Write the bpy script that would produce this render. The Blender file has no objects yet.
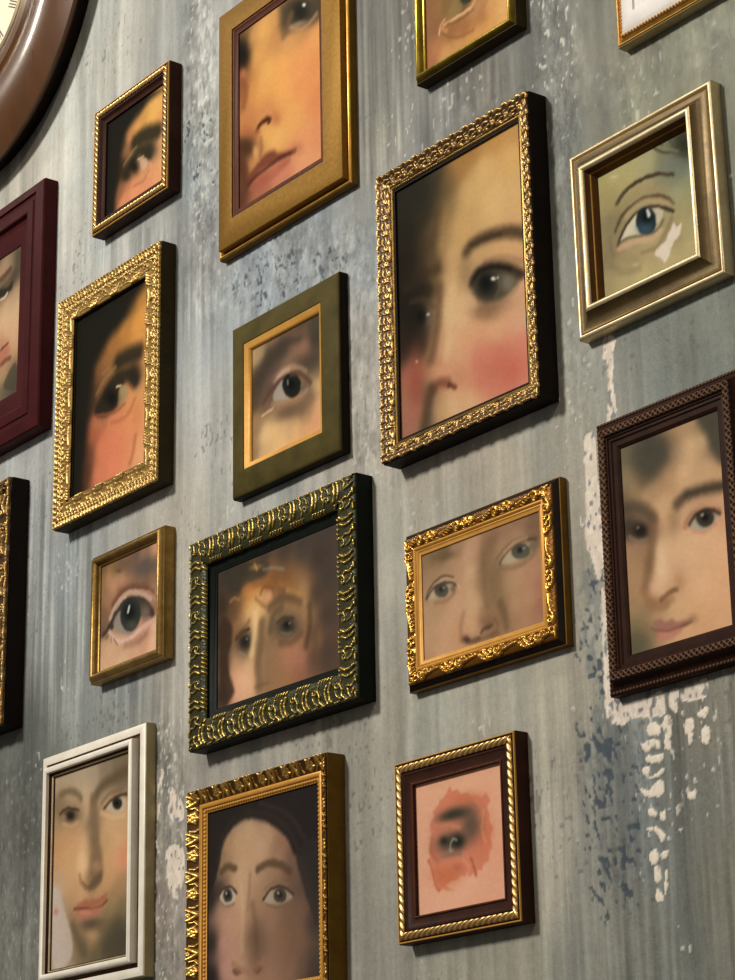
# A gallery wall of small framed painted eyes and faces on a distressed grey-blue wall.
import bpy, math, random
import numpy as np
from mathutils import Vector, Matrix

C = bpy.context.scene.collection
R = math.radians
DATA = {
'frames':{
 'F2':{'x':-0.36232,'z':2.5809,'w':143.2,'h':141.5,'a':-0.00459,'m':17,'hc':8.5},
 'F3':{'x':-0.10703,'z':2.53467,'w':207.2,'h':262.6,'a':0.00151,'m':38.5,'hc':10.5},
 'F4':{'x':0.16026,'z':2.5293,'w':129.8,'h':150.0,'a':-0.006,'m':11,'hc':8},
 'F5':{'x':0.14457,'z':2.25427,'w':196.2,'h':260.1,'a':-0.0019,'m':18.5,'hc':12},
 'F6':{'x':0.45132,'z':2.4948,'w':228.0,'h':228.0,'a':-0.004,'m':45,'hc':6},
 'F7':{'x':0.35364,'z':2.23689,'w':152.9,'h':153.4,'a':0.00818,'m':27,'hc':6},
 'F8':{'x':-0.39587,'z':2.33199,'w':194.7,'h':248.3,'a':-0.00312,'m':28,'hc':11.5},
 'F9':{'x':-0.6414,'z':2.47554,'w':216.0,'h':284.4,'a':0.0,'m':57,'hc':10},
 'F10':{'x':-0.10306,'z':2.24168,'w':163.3,'h':165.9,'a':0.00162,'m':29,'hc':7.5},
 'F11':{'x':0.3648,'z':1.98516,'w':150.0,'h':206.3,'a':0.0,'m':25.5,'hc':9},
 'F12':{'x':-0.35962,'z':2.09965,'w':129.5,'h':127.7,'a':0.00263,'m':11.5,'hc':8},
 'F13':{'x':-0.11664,'z':2.03284,'w':249.3,'h':193.7,'a':-0.00101,'m':34,'hc':10},
 'F14':{'x':0.15275,'z':1.99622,'w':185.4,'h':129.8,'a':-0.00124,'m':21.5,'hc':8},
 'F15':{'x':-0.41806,'z':1.86425,'w':187.7,'h':231.0,'a':0.00583,'m':23,'hc':10},
 'F16':{'x':-0.13907,'z':1.80047,'w':205.7,'h':199.0,'a':-0.00205,'m':21,'hc':10},
 'F17':{'x':0.11872,'z':1.80516,'w':144.6,'h':141.6,'a':0.00388,'m':20,'hc':8},
 'F18':{'x':-0.6756,'z':2.15649,'w':198.0,'h':264.9,'a':0.0,'m':27,'hc':12},
},
'paint':{
 'F2':{'c':[[-48.3,50.4,'1d1d18'],[-48.5,18.2,'15140f'],[-48.3,-21.8,'1c1711'],[-50.1,-44.9,'14100c'],[-29.0,42.2,'22241d'],[-25.4,16.7,'3a3023'],[-30.0,-5.3,'33261a'],[-10.2,45.5,'2c2a1e'],[3.1,46.2,'5a4a2b'],[16.7,30.9,'c8954f'],[37.4,37.9,'e2ae60'],[47.6,44.5,'dda55c'],[29.9,26.9,'e3ab5c'],[3.7,25.3,'d89a57'],[-9.4,18.0,'c98955'],[47.1,14.9,'d9985c'],[-17.1,10.1,'8a6040'],[45.3,-17.1,'d8a070'],[47.1,-39.6,'e3a673'],[26.8,-46.9,'d88f66'],[0.7,-47.5,'dd9268'],[-20.4,-48.6,'d08a60'],[-32.9,-35.8,'8d5c40'],[44.8,-49.5,'dd9a6d'],[18.6,-34.3,'c98f62'],[-39.3,-9.5,'2a1f16']],'p':[['F','1c1b15',0.95,13.67,[(-59.6,58.4),(53.9,49.7),(25.5,46.2),(8.5,41.5),(-10.0,36.6),(-22.9,23.7),(-29.7,0.9),(-34.5,-28.9),(-44.2,-58.2),(-58.0,-52.9)]],['L',18.95,'29281c',0.92,12.77,[(0.2,10.1),(17.3,11.4),(40.8,5.8)]],['G','2a291d',0.92,27.0,-8.0,0.0624,0.0017,-0.0306,-0.0744],['L',12.16,'2a2a1e',0.9,10.13,[(25.9,-15.4),(9.3,-3.1),(-5.3,-9.0),(-17.5,-18.3)]],['L',2.9,'8a7a4e',0.6,3.32,[(-21.9,-7.0),(-10.1,0.1),(2.2,4.5)]],['F','c9a58a',0.9,3.27,[(9.6,-12.7),(19.4,-15.1),(24.7,-21.2),(22.3,-26.5),(13.2,-26.7),(9.0,-19.5)]],['G','191913',0.97,-1.6,-16.8,0.095,0.003,-0.0429,-0.1061],['G','2e2519',0.85,-16.1,-20.7,0.1046,0.0035,-0.0606,-0.1511],['L',3.27,'b06f4e',0.7,3.27,[(-2.2,-38.2),(16.1,-39.1),(27.6,-32.5)]],['L',1.64,'dcb893',0.9,1.43,[(5.3,-11.0),(15.9,-11.6)]],['L',3.24,'e0a57c',0.5,3.64,[(26.6,-22.0),(30.9,-30.0),(24.4,-37.0)]],['G','c98d60',0.4,42.0,-37.5,0.1302,0.0034,-0.0435,-0.1078]],'s':7.8,'k':0.95},
 'F3':{'c':[[-60.8,79.7,'2c241c'],[-60.8,61.8,'2a2119'],[-55.4,88.6,'7a5a35'],[-42.9,80.7,'d9a060'],[-25.3,79.4,'e3ab62'],[-36.0,55.2,'dfa35c'],[-60.9,48.3,'a36a45'],[-59.1,29.7,'8a5637'],[-61.0,-0.5,'c08050'],[-46.7,24.4,'d59450'],[-54.0,-12.2,'c27d4c'],[-18.7,32.1,'e5ac62'],[-25.8,13.3,'e2a35a'],[5.3,28.2,'eba75e'],[5.0,2.3,'eaa75f'],[32.1,16.4,'e59c60'],[59.0,34.6,'e6a263'],[58.4,4.9,'df935c'],[35.0,-10.6,'e1945c'],[57.6,-33.0,'d98a58'],[21.3,-34.7,'e0a35f'],[56.9,-66.3,'d98f63'],[37.5,-58.3,'dd9865'],[-5.7,-38.5,'e3ad65'],[-22.7,-29.4,'dca45d'],[21.5,-26.2,'e2a45f'],[-61.1,-31.1,'5a3b26'],[-61.1,-52.9,'54351f'],[-61.2,-78.8,'6b4430'],[-43.6,-51.2,'c98d58'],[40.3,-84.6,'dc9a70'],[3.9,-84.9,'c67e62'],[-30.0,-90.8,'a9664d'],[-1.2,57.4,'c48a55'],[12.4,46.9,'d29a60'],[-7.8,87.0,'cf985a'],[16.2,76.0,'5f4a35'],[56.2,61.9,'5b4938']],'p':[['F','4a4234',0.85,16.53,[(7.9,93.1),(79.3,66.3),(62.6,52.4),(46.1,51.3),(22.7,56.5),(5.7,60.9),(2.5,77.8)]],['G','23231e',0.97,33.7,71.2,0.065,-0.0011,-0.0341,-0.0737],['G','a58e74',0.7,31.2,59.0,0.0802,0.0347,-0.0677,-0.3085],['L',4.35,'c09770',0.6,4.9,[(17.7,61.6),(32.7,53.0),(47.8,52.3),(59.4,56.5)]],['E','e8e2d0',0.95,1.35,39.8,75.1,0.3734,-0.0065,-0.2655,-0.5704],['L',7.11,'7a5a3e',0.6,8.2,[(7.4,56.9),(13.3,64.1),(19.6,74.4)]],['G','c9905a',0.5,39.3,45.7,0.0603,0.0318,-0.0208,-0.1401],['G','1e1915',0.97,-60.1,68.2,0.0779,-0.0002,-0.026,-0.0587],['G','b8704c',0.8,-58.7,46.9,0.1754,-0.0005,-0.0751,-0.1723],['L',7.9,'8a5234',0.7,9.59,[(-60.9,39.4),(-54.5,27.8),(-58.8,11.9)]],['G','c57e52',0.55,-16.3,-10.4,0.0458,-0.0004,-0.0269,-0.0641],['G','b26a44',0.6,-5.5,-23.6,0.1227,-0.0013,-0.0483,-0.1162],['L',6.04,'6b3b22',0.9,5.49,[(-36.5,-22.6),(-31.2,-18.3),(-21.9,-16.7),(-15.7,-19.9)]],['L',3.3,'4a2615',0.95,2.75,[(-35.8,-21.0),(-29.5,-17.5),(-19.8,-17.6),(-16.4,-20.7),(-18.5,-22.5)]],['L',8.35,'b06a44',0.7,7.24,[(-57.5,-12.5),(-45.2,-23.2),(-34.8,-25.5)]],['G','4a3020',0.92,-54.0,-32.9,0.0512,-0.0002,-0.0344,-0.0851],['G','dba264',0.85,-38.7,-43.6,0.1922,-0.0012,-0.0517,-0.1286],['L',4.92,'8f5e3c',0.6,4.92,[(-30.3,-32.8),(-28.7,-42.1),(-31.1,-50.8)]],['G','e2ab63',0.6,-7.4,-40.0,0.0592,-0.0006,-0.0477,-0.1167],['F','77402f',0.95,7.69,[(-54.9,-66.2),(-41.9,-59.4),(-24.6,-52.3),(-10.9,-53.1),(-0.8,-60.2),(22.5,-65.3),(24.8,-68.4),(10.8,-69.7),(-12.8,-66.7),(-33.3,-66.0),(-49.0,-74.9)]],['L',4.38,'4f2920',0.85,4.38,[(-52.4,-73.2),(-40.2,-69.3),(-17.9,-67.0),(0.8,-65.9),(23.5,-68.0)]],['F','a35a48',0.85,8.74,[(-49.0,-78.2),(-33.3,-71.4),(-12.8,-70.9),(10.8,-71.2),(16.7,-75.2),(4.0,-79.0),(-12.9,-81.9),(-33.4,-83.5)]],['G','b26e4c',0.55,26.8,-66.6,0.0893,-0.0014,-0.0564,-0.1397],['L',12.2,'5a3526',0.8,12.2,[(-62.9,-43.5),(-57.0,-65.4),(-61.9,-87.1)]],['G','c07458',0.5,-9.5,-75.4,0.0874,0.0584,-0.0055,-0.1709]],'s':11.4,'k':0.93},
 'F4':{'c':[[-51.7,-4.6,'8a6244'],[-52.5,-28.0,'8e6446'],[-51.5,-49.5,'9a6647'],[-50.1,-60.0,'a0694a'],[-36.2,-11.8,'8f6a45'],[-40.3,-27.3,'8a6040'],[-44.6,-50.1,'b07a50'],[-29.4,-59.4,'c2935c'],[-12.4,-58.4,'c08e58'],[-3.6,-47.8,'99663f'],[-20.2,-42.7,'96663f'],[8.8,-32.8,'b0825a'],[18.2,-45.7,'a87348'],[31.5,-42.2,'c8975e'],[45.9,-47.7,'d6a86c'],[46.9,-59.0,'d3a062'],[30.7,-58.7,'c99758'],[14.3,-59.6,'c79457'],[1.0,-58.4,'c69055'],[-27.7,-13.3,'7b613a'],[-14.2,-19.6,'8a7048'],[-2.4,-21.4,'5a4a32']],'p':[['F','3a3423',0.95,2.87,[(-8.7,-9.9),(9.4,-18.5),(5.8,-24.7),(-0.9,-24.0),(-6.6,-20.1)]],['F','8a7248',0.7,3.46,[(-26.4,-26.3),(-21.0,-18.9),(-7.5,-20.9),(-6.1,-27.1),(-14.6,-29.3),(-24.9,-29.5)]],['L',3.18,'cc9a68',0.9,2.31,[(-30.9,-31.0),(-19.8,-31.2),(-6.3,-31.9),(3.9,-31.1),(10.8,-26.4)]],['L',1.15,'e2bd90',0.7,0.86,[(-18.9,-31.0),(-6.2,-31.3),(3.9,-30.5)]],['L',2.02,'7d5535',0.8,2.02,[(-25.8,-32.7),(-13.2,-35.5),(-1.3,-35.4),(8.8,-34.0)]],['L',2.03,'d2a070',0.8,1.16,[(-36.9,-37.6),(-36.1,-31.7),(-32.5,-27.8),(-29.0,-26.3)]],['L',1.16,'e6c39a',0.8,0.72,[(-37.2,-36.8),(-36.1,-32.3)]],['L',3.18,'c68d60',0.7,2.31,[(-33.6,-32.9),(-26.9,-38.4)]],['L',2.6,'7a5236',0.5,3.18,[(-32.1,-38.5),(-22.1,-46.7),(-7.1,-52.3),(7.9,-53.1)]],['L',4.22,'a9744a',0.5,4.22,[(8.1,-49.5),(18.4,-41.0),(25.4,-33.3)]]],'s':7.1},
 'F5':{'c':[[-71.2,106.5,'2f2f26'],[-70.1,72.3,'302d24'],[-71.1,42.3,'2b251d'],[-73.5,-31.6,'3a2c22'],[-70.0,8.8,'2c251d'],[-47.4,103.1,'35342a'],[-44.1,77.4,'453b2a'],[-41.0,46.0,'5e4c33'],[-45.9,26.9,'55432e'],[-26.0,103.6,'4b4230'],[-13.7,95.5,'8a6b42'],[-19.1,67.6,'a68455'],[-24.4,39.7,'a8885a'],[-29.2,23.7,'8a6d49'],[3.2,103.6,'a97e4a'],[20.0,111.7,'a87a45'],[44.3,110.4,'c09050'],[75.7,105.8,'c49557'],[70.6,84.5,'dcb070'],[35.1,87.5,'dcb377'],[14.3,75.2,'d6af74'],[45.6,56.7,'dfb87e'],[72.4,46.0,'dbb279'],[71.4,26.3,'d5aa76'],[5.0,49.2,'d0a76f'],[-8.2,27.7,'cfa873'],[-9.2,4.6,'d2ab7a'],[-14.2,-17.0,'dab586'],[-11.4,-46.9,'dcae82'],[1.6,-28.4,'e0b98a'],[12.7,-49.5,'dba57d'],[40.1,-53.3,'dcaa80'],[74.7,-54.1,'d9ab85'],[73.2,-81.3,'dc8d74'],[64.9,-95.1,'d97d68'],[38.8,-80.9,'d87f6b'],[22.6,-92.4,'d68870'],[19.6,-71.7,'d88a72'],[71.7,-108.4,'dd9078'],[10.2,-105.2,'dcb084'],[-13.8,-103.3,'dcb588'],[-30.0,-103.8,'c9a070'],[-4.7,-80.6,'d8a078'],[3.9,-66.4,'dca882'],[-61.7,-59.1,'b5705a'],[-58.5,-89.2,'bb7b62'],[-65.3,-104.4,'a5705a'],[-49.9,-83.2,'6a5545'],[-44.5,-105.0,'6b5a48'],[-40.7,-60.2,'b07a58'],[-31.9,-45.8,'d3a07a'],[-52.5,-38.8,'4c3a2b']],'p':[['L',10.93,'4b3a2a',0.9,9.57,[(9.2,24.1),(17.0,28.1),(32.3,28.1),(49.9,25.4),(65.3,20.9),(84.0,11.7)]],['L',4.09,'3a2c20',0.55,4.09,[(15.4,27.0),(32.2,27.0),(51.8,24.1)]],['G','8a6d4c',0.55,7.2,7.3,0.0954,-0.0042,-0.0212,-0.0573],['L',5.37,'95705a',0.55,6.04,[(31.3,7.1),(50.8,3.2),(69.7,-5.0),(79.0,-10.8)]],['F','4f493b',0.92,10.14,[(13.9,-6.2),(23.1,2.9),(42.8,-0.1),(65.5,-11.4),(74.2,-20.9),(62.6,-29.6),(49.0,-32.6),(31.5,-29.2),(18.8,-20.1)]],['G','827a66',0.85,57.3,-20.3,0.0928,-0.0048,-0.0461,-0.126],['G','20211d',1.0,32.7,-13.0,0.0607,-0.0029,-0.0245,-0.0672],['G','0e0f0d',0.8,31.2,-10.8,0.1267,-0.0061,-0.0531,-0.1452],['L',2.64,'63604f',0.6,3.3,[(43.4,-26.6),(48.4,-19.9),(46.2,-10.5)]],['L',7.44,'2b231b',0.85,7.44,[(14.7,-4.8),(23.1,2.0),(42.8,-0.4),(61.8,-9.2),(75.1,-19.2)]],['L',3.38,'1c1711',0.7,3.04,[(18.0,-2.5),(27.0,1.7),(44.7,-1.7),(61.7,-10.0)]],['E','e8e0cc',0.95,1.33,40.7,-10.8,0.3641,-0.018,-0.2565,-0.6987],['E','e0d8c4',0.7,0.99,45.7,-11.8,0.6395,-0.0321,-0.4288,-1.1669],['L',4.34,'b2946f',0.6,5.01,[(23.6,-29.8),(41.0,-35.2),(56.6,-34.2),(68.4,-28.9)]],['G','74573f',0.6,29.2,-35.8,0.0511,-0.0025,-0.0414,-0.1171],['G','7d6048',0.4,44.9,-35.7,0.0472,0.0133,-0.0229,-0.1437],['G','cda57c',0.7,15.5,-22.4,0.2087,-0.0096,-0.069,-0.1932],['G','1f1b16',0.92,-62.1,-8.9,0.0395,-0.0014,-0.0108,-0.0308],['G','2a221a',0.8,-46.5,9.9,0.0477,-0.0017,-0.0359,-0.0992],['L',9.3,'4a3a2a',0.7,10.02,[(-69.7,20.7),(-46.1,22.5),(-29.2,23.1)]],['G','6e6555',0.9,-40.8,-17.0,0.1708,-0.0064,-0.0543,-0.1548],['G','13110e',0.95,-51.5,-11.4,0.1186,-0.0043,-0.0458,-0.1303],['E','d8d0be',0.95,1.4,-41.9,-13.4,0.4767,-0.0178,-0.299,-0.8494],['L',4.97,'5a4734',0.6,5.68,[(-63.7,5.1),(-46.8,1.7),(-34.6,-9.7)]],['L',9.73,'6a5038',0.75,11.12,[(-27.0,5.2),(-29.1,-17.6),(-35.0,-41.8),(-40.5,-54.5)]],['L',8.25,'e0bd90',0.6,9.62,[(-10.7,-0.7),(-14.1,-34.4),(-20.0,-58.4)]],['G','cf9a76',0.45,-16.7,-76.7,0.0414,-0.0017,-0.0286,-0.0876],['G','d99d79',0.7,-26.2,-69.3,0.0721,-0.0029,-0.0382,-0.1161],['L',8.91,'7a4733',0.8,8.91,[(-37.3,-79.8),(-29.0,-77.9),(-19.3,-80.5)]],['L',4.74,'5c2f22',0.9,3.72,[(-17.8,-82.7),(-10.2,-87.1)]],['G','c58a68',0.55,-4.7,-80.6,0.104,-0.0045,-0.032,-0.0979],['L',11.67,'55432f',0.85,10.98,[(-40.7,-80.4),(-46.1,-93.1),(-50.1,-110.5)]],['G','9c5644',0.85,-60.2,-66.9,0.0851,-0.003,-0.0118,-0.0363],['G','c4745c',0.68,44.1,-89.7,0.0251,-0.0013,-0.0149,-0.045],['G','d48a72',0.4,27.5,-71.5,0.0853,-0.0041,-0.0543,-0.1614],['G','c9644f',0.35,57.3,-95.4,0.1013,-0.0053,-0.0298,-0.0905],['E','d9b090',0.8,1.4,-58.0,-49.8,0.592,-0.0208,-0.2846,-0.8548],['G','221d17',0.75,-66.5,49.7,0.0334,-0.0011,-0.006,-0.0159],['L',10.6,'4a3a28',0.5,14.13,[(-27.3,70.8),(-32.6,42.9),(-29.3,20.8)]],['G','2a2820',0.75,-51.9,98.8,0.0267,0.0106,-0.0049,-0.0347]],'s':10.8,'k':0.84},
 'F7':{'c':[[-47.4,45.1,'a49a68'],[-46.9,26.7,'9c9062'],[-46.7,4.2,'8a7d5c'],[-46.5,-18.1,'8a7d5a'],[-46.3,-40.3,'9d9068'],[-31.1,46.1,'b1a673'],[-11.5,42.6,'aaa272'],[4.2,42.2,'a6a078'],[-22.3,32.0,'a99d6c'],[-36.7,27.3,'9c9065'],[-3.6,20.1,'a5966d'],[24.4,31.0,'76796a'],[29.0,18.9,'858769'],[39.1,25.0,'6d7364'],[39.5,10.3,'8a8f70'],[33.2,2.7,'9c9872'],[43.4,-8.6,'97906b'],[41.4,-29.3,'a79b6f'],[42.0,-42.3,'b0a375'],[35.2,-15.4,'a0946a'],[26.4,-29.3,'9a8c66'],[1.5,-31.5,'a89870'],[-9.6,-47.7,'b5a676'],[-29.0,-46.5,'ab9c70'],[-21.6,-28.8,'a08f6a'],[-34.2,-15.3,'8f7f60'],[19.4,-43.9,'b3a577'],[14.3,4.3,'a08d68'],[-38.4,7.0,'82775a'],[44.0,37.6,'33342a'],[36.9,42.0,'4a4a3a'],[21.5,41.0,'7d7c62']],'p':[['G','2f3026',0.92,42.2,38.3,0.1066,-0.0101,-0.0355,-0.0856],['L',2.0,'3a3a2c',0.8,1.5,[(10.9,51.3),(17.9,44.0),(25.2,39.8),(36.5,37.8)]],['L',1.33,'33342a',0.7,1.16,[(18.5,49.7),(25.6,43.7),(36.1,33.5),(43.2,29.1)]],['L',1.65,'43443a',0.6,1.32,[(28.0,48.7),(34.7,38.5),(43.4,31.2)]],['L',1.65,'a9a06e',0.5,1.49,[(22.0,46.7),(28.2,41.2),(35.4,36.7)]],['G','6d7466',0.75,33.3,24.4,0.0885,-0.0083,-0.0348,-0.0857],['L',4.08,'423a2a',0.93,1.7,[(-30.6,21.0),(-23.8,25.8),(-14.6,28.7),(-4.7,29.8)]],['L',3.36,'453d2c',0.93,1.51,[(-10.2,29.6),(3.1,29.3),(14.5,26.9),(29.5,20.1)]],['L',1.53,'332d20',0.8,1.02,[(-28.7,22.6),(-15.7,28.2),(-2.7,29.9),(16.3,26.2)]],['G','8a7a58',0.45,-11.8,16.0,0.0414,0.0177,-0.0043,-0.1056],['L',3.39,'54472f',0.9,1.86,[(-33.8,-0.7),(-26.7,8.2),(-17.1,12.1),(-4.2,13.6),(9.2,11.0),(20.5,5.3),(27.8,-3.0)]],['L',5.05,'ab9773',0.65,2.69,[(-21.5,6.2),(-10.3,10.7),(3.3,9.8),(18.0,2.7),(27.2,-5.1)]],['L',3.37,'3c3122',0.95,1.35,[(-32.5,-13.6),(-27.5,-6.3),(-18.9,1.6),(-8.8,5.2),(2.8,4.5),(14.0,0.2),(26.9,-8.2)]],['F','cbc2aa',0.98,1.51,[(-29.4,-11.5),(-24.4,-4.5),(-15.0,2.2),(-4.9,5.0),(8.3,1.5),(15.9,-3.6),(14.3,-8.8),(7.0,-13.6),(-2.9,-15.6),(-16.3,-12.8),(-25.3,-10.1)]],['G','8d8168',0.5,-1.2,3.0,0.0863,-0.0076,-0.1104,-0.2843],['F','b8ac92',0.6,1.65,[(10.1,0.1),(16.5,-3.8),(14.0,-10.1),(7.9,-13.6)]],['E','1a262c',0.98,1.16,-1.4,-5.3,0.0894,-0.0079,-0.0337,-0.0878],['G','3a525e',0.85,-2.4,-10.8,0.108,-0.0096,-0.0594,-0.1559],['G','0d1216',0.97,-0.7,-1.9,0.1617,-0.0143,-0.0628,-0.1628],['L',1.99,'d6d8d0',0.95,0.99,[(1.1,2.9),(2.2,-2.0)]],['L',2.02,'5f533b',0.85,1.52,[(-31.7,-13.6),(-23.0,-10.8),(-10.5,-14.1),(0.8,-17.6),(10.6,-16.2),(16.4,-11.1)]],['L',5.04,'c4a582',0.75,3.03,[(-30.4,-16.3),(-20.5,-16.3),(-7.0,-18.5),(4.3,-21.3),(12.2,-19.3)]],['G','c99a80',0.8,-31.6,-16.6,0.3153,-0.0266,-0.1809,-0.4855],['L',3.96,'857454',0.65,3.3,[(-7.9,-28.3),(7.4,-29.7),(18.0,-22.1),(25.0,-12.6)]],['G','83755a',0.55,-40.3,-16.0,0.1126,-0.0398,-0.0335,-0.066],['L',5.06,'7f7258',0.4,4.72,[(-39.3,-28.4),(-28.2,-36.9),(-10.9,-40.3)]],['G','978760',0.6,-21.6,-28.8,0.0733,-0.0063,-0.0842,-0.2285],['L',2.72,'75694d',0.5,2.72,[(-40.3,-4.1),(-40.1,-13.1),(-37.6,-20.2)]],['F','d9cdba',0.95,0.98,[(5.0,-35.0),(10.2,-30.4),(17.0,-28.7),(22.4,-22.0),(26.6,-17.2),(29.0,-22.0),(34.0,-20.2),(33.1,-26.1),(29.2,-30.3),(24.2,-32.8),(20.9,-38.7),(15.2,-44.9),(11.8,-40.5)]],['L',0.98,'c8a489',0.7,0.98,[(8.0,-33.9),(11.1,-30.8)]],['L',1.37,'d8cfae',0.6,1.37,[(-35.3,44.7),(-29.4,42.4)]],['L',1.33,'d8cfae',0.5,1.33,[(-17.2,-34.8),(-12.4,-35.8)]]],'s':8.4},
 'F8':{'c':[[-63.4,96.4,'171611'],[-65.8,46.1,'15130f'],[-64.6,-29.7,'1a1410'],[-62.0,-84.7,'201813'],[-44.2,85.0,'22201a'],[-33.4,48.5,'2b241a'],[-41.6,26.0,'2a2016'],[-20.3,67.1,'2a271e'],[2.1,74.8,'2b281e'],[24.4,79.9,'3a301f'],[37.7,80.5,'6d512c'],[50.9,81.0,'b3803f'],[59.4,88.0,'b07a3c'],[60.2,60.6,'dc9a4c'],[47.3,55.0,'d8964a'],[20.7,56.2,'bb7f3e'],[2.9,52.0,'9d6c38'],[-1.3,43.4,'a06b3b'],[-19.4,44.1,'6a4728'],[-14.5,35.1,'9a683c'],[-23.3,27.8,'7a5232'],[58.7,36.5,'cf9150'],[59.5,6.9,'d2945a'],[58.2,-21.7,'d59a62'],[49.8,-28.8,'cf8e5a'],[61.2,-51.4,'dc9a66'],[55.6,-78.4,'e0a170'],[60.1,-86.7,'dd9f70'],[37.2,-44.4,'d88a5c'],[6.2,-37.8,'cf805a'],[-25.6,-28.5,'b56d4c'],[-34.3,-38.4,'a0583e'],[-15.3,-58.4,'d07a58'],[-18.9,-81.7,'cf7a5a'],[7.7,-79.4,'d98260'],[29.7,-80.7,'d98a62'],[15.8,-57.5,'d68460'],[-42.7,-55.7,'5c3a29'],[-46.4,-74.2,'4a3022'],[44.3,-60.8,'d58c60'],[-12.4,-20.1,'a36a48'],[-40.2,-6.9,'3a2a1c'],[-50.2,11.0,'241c14']],'p':[['F','1b1914',0.95,19.85,[(-82.8,105.4),(65.6,100.8),(33.4,76.9),(16.9,63.7),(-6.2,54.9),(-23.9,41.8),(-36.2,29.3),(-41.3,-1.6),(-47.1,-59.3),(-63.7,-99.0),(-73.0,-96.5)]],['L',19.36,'2a251b',0.92,14.02,[(12.9,24.5),(31.5,25.0),(50.4,23.2)]],['G','29231a',0.92,43.6,3.4,0.064,0.002,-0.0199,-0.0642],['L',13.73,'26221a',0.9,10.46,[(44.7,-5.5),(30.4,5.8),(9.0,7.9),(-8.6,-0.3),(-22.6,-13.4)]],['F','2a261c',0.9,8.79,[(-30.7,-15.9),(-19.8,-4.3),(-2.0,3.9),(17.9,7.6),(27.0,-0.1),(16.3,-9.0),(11.0,-22.1),(-12.1,-25.6)]],['L',4.4,'86704a',0.65,4.74,[(-27.8,3.0),(-12.4,15.0),(6.8,21.0)]],['L',3.05,'a98557',0.35,3.39,[(-18.5,21.4),(-5.0,24.1)]],['F','9d8862',0.9,4.31,[(15.7,-3.9),(27.2,-5.0),(31.9,-13.7),(24.2,-21.2),(13.3,-23.8)]],['G','10100c',0.95,0.8,-10.5,0.0702,0.0026,-0.0266,-0.0886],['G','2a2018',0.85,-17.9,-16.5,0.074,0.003,-0.0353,-0.1194],['L',2.0,'e6cfa2',0.95,1.33,[(9.8,-1.2),(17.4,-1.8)]],['G','c98a5a',0.5,29.0,-31.8,0.1271,0.0042,-0.0677,-0.2293],['L',4.64,'b06c48',0.7,4.97,[(1.7,-36.0),(21.7,-38.4),(36.0,-33.7),(44.0,-24.2)]],['L',3.37,'8a5638',0.7,3.71,[(-25.9,-19.8),(-6.8,-24.7),(11.1,-26.6),(26.1,-23.7)]],['G','c4784f',0.4,50.2,-43.4,0.0894,0.0027,-0.0204,-0.0695],['L',5.16,'a5623f',0.6,6.45,[(37.4,-88.5),(42.7,-80.0),(46.5,-62.7)]],['G','d37c5a',0.5,7.2,-64.8,0.038,0.0014,-0.0146,-0.0519]],'s':10.7,'k':0.95},
 'F9':{'c':[[3.2,84.9,'5a5348'],[12.5,78.0,'a98f70'],[30.2,72.5,'8f7c62'],[38.7,73.7,'38362c'],[35.6,57.1,'3a362c'],[4.3,70.6,'b0886c'],[22.0,67.2,'b08c6e'],[10.7,45.1,'3a352a'],[27.7,47.7,'45392b'],[37.3,33.1,'b89a78'],[20.9,24.4,'c9a883'],[39.5,3.5,'d0ad88'],[17.7,9.8,'d6b28c'],[23.1,-5.3,'d2ac86'],[36.7,-16.8,'d0a882'],[41.9,-29.7,'c79f7a'],[15.5,-18.5,'b98569'],[16.6,-32.3,'a06a55'],[33.8,-35.1,'b88f6c'],[17.6,-45.9,'b38a68'],[39.0,-47.9,'8a7154'],[44.4,-64.5,'50483a'],[23.7,-70.4,'5a5444'],[18.5,-57.6,'b08f68'],[41.2,-78.7,'4c4a3a'],[43.1,12.1,'c7a884'],[-11.4,47.7,'caa47e'],[-8.2,7.6,'c9a27c'],[-5.0,-32.1,'b07a60'],[-27.8,32.9,'b8946c'],[-31.2,73.6,'6a5a48']],'p':[['L',7.15,'453a2d',0.8,5.36,[(-3.5,59.2),(13.7,61.8),(26.4,65.8)]],['L',3.56,'6b4d3d',0.7,2.97,[(5.1,60.5),(18.1,61.5),(28.8,62.1)]],['F','2c2a22',0.92,4.77,[(-11.5,49.8),(6.0,49.4),(21.4,45.7),(34.0,49.7),(28.4,37.7),(11.3,37.0),(-6.4,40.3)]],['L',2.95,'d5c1a4',0.9,2.06,[(7.0,36.0),(15.7,36.1),(21.9,38.7)]],['L',3.53,'a8876b',0.7,2.95,[(7.4,31.3),(20.3,32.4),(28.4,37.7)]],['L',3.48,'6a3a30',0.95,2.32,[(11.7,-25.2),(18.0,-23.1),(26.4,-21.6)]],['F','b5715c',0.7,3.5,[(3.2,-25.7),(16.1,-26.4),(26.7,-24.5),(31.5,-32.6),(21.2,-37.4),(3.9,-34.5)]],['L',5.78,'6b4634',0.8,4.05,[(13.0,-41.8),(23.6,-39.9),(32.1,-40.4)]],['F','4a4436',0.8,4.58,[(23.2,-62.6),(45.4,-49.7),(51.9,-81.5),(24.0,-74.2)]]],'s':11.9,'k':0.9},
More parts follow.
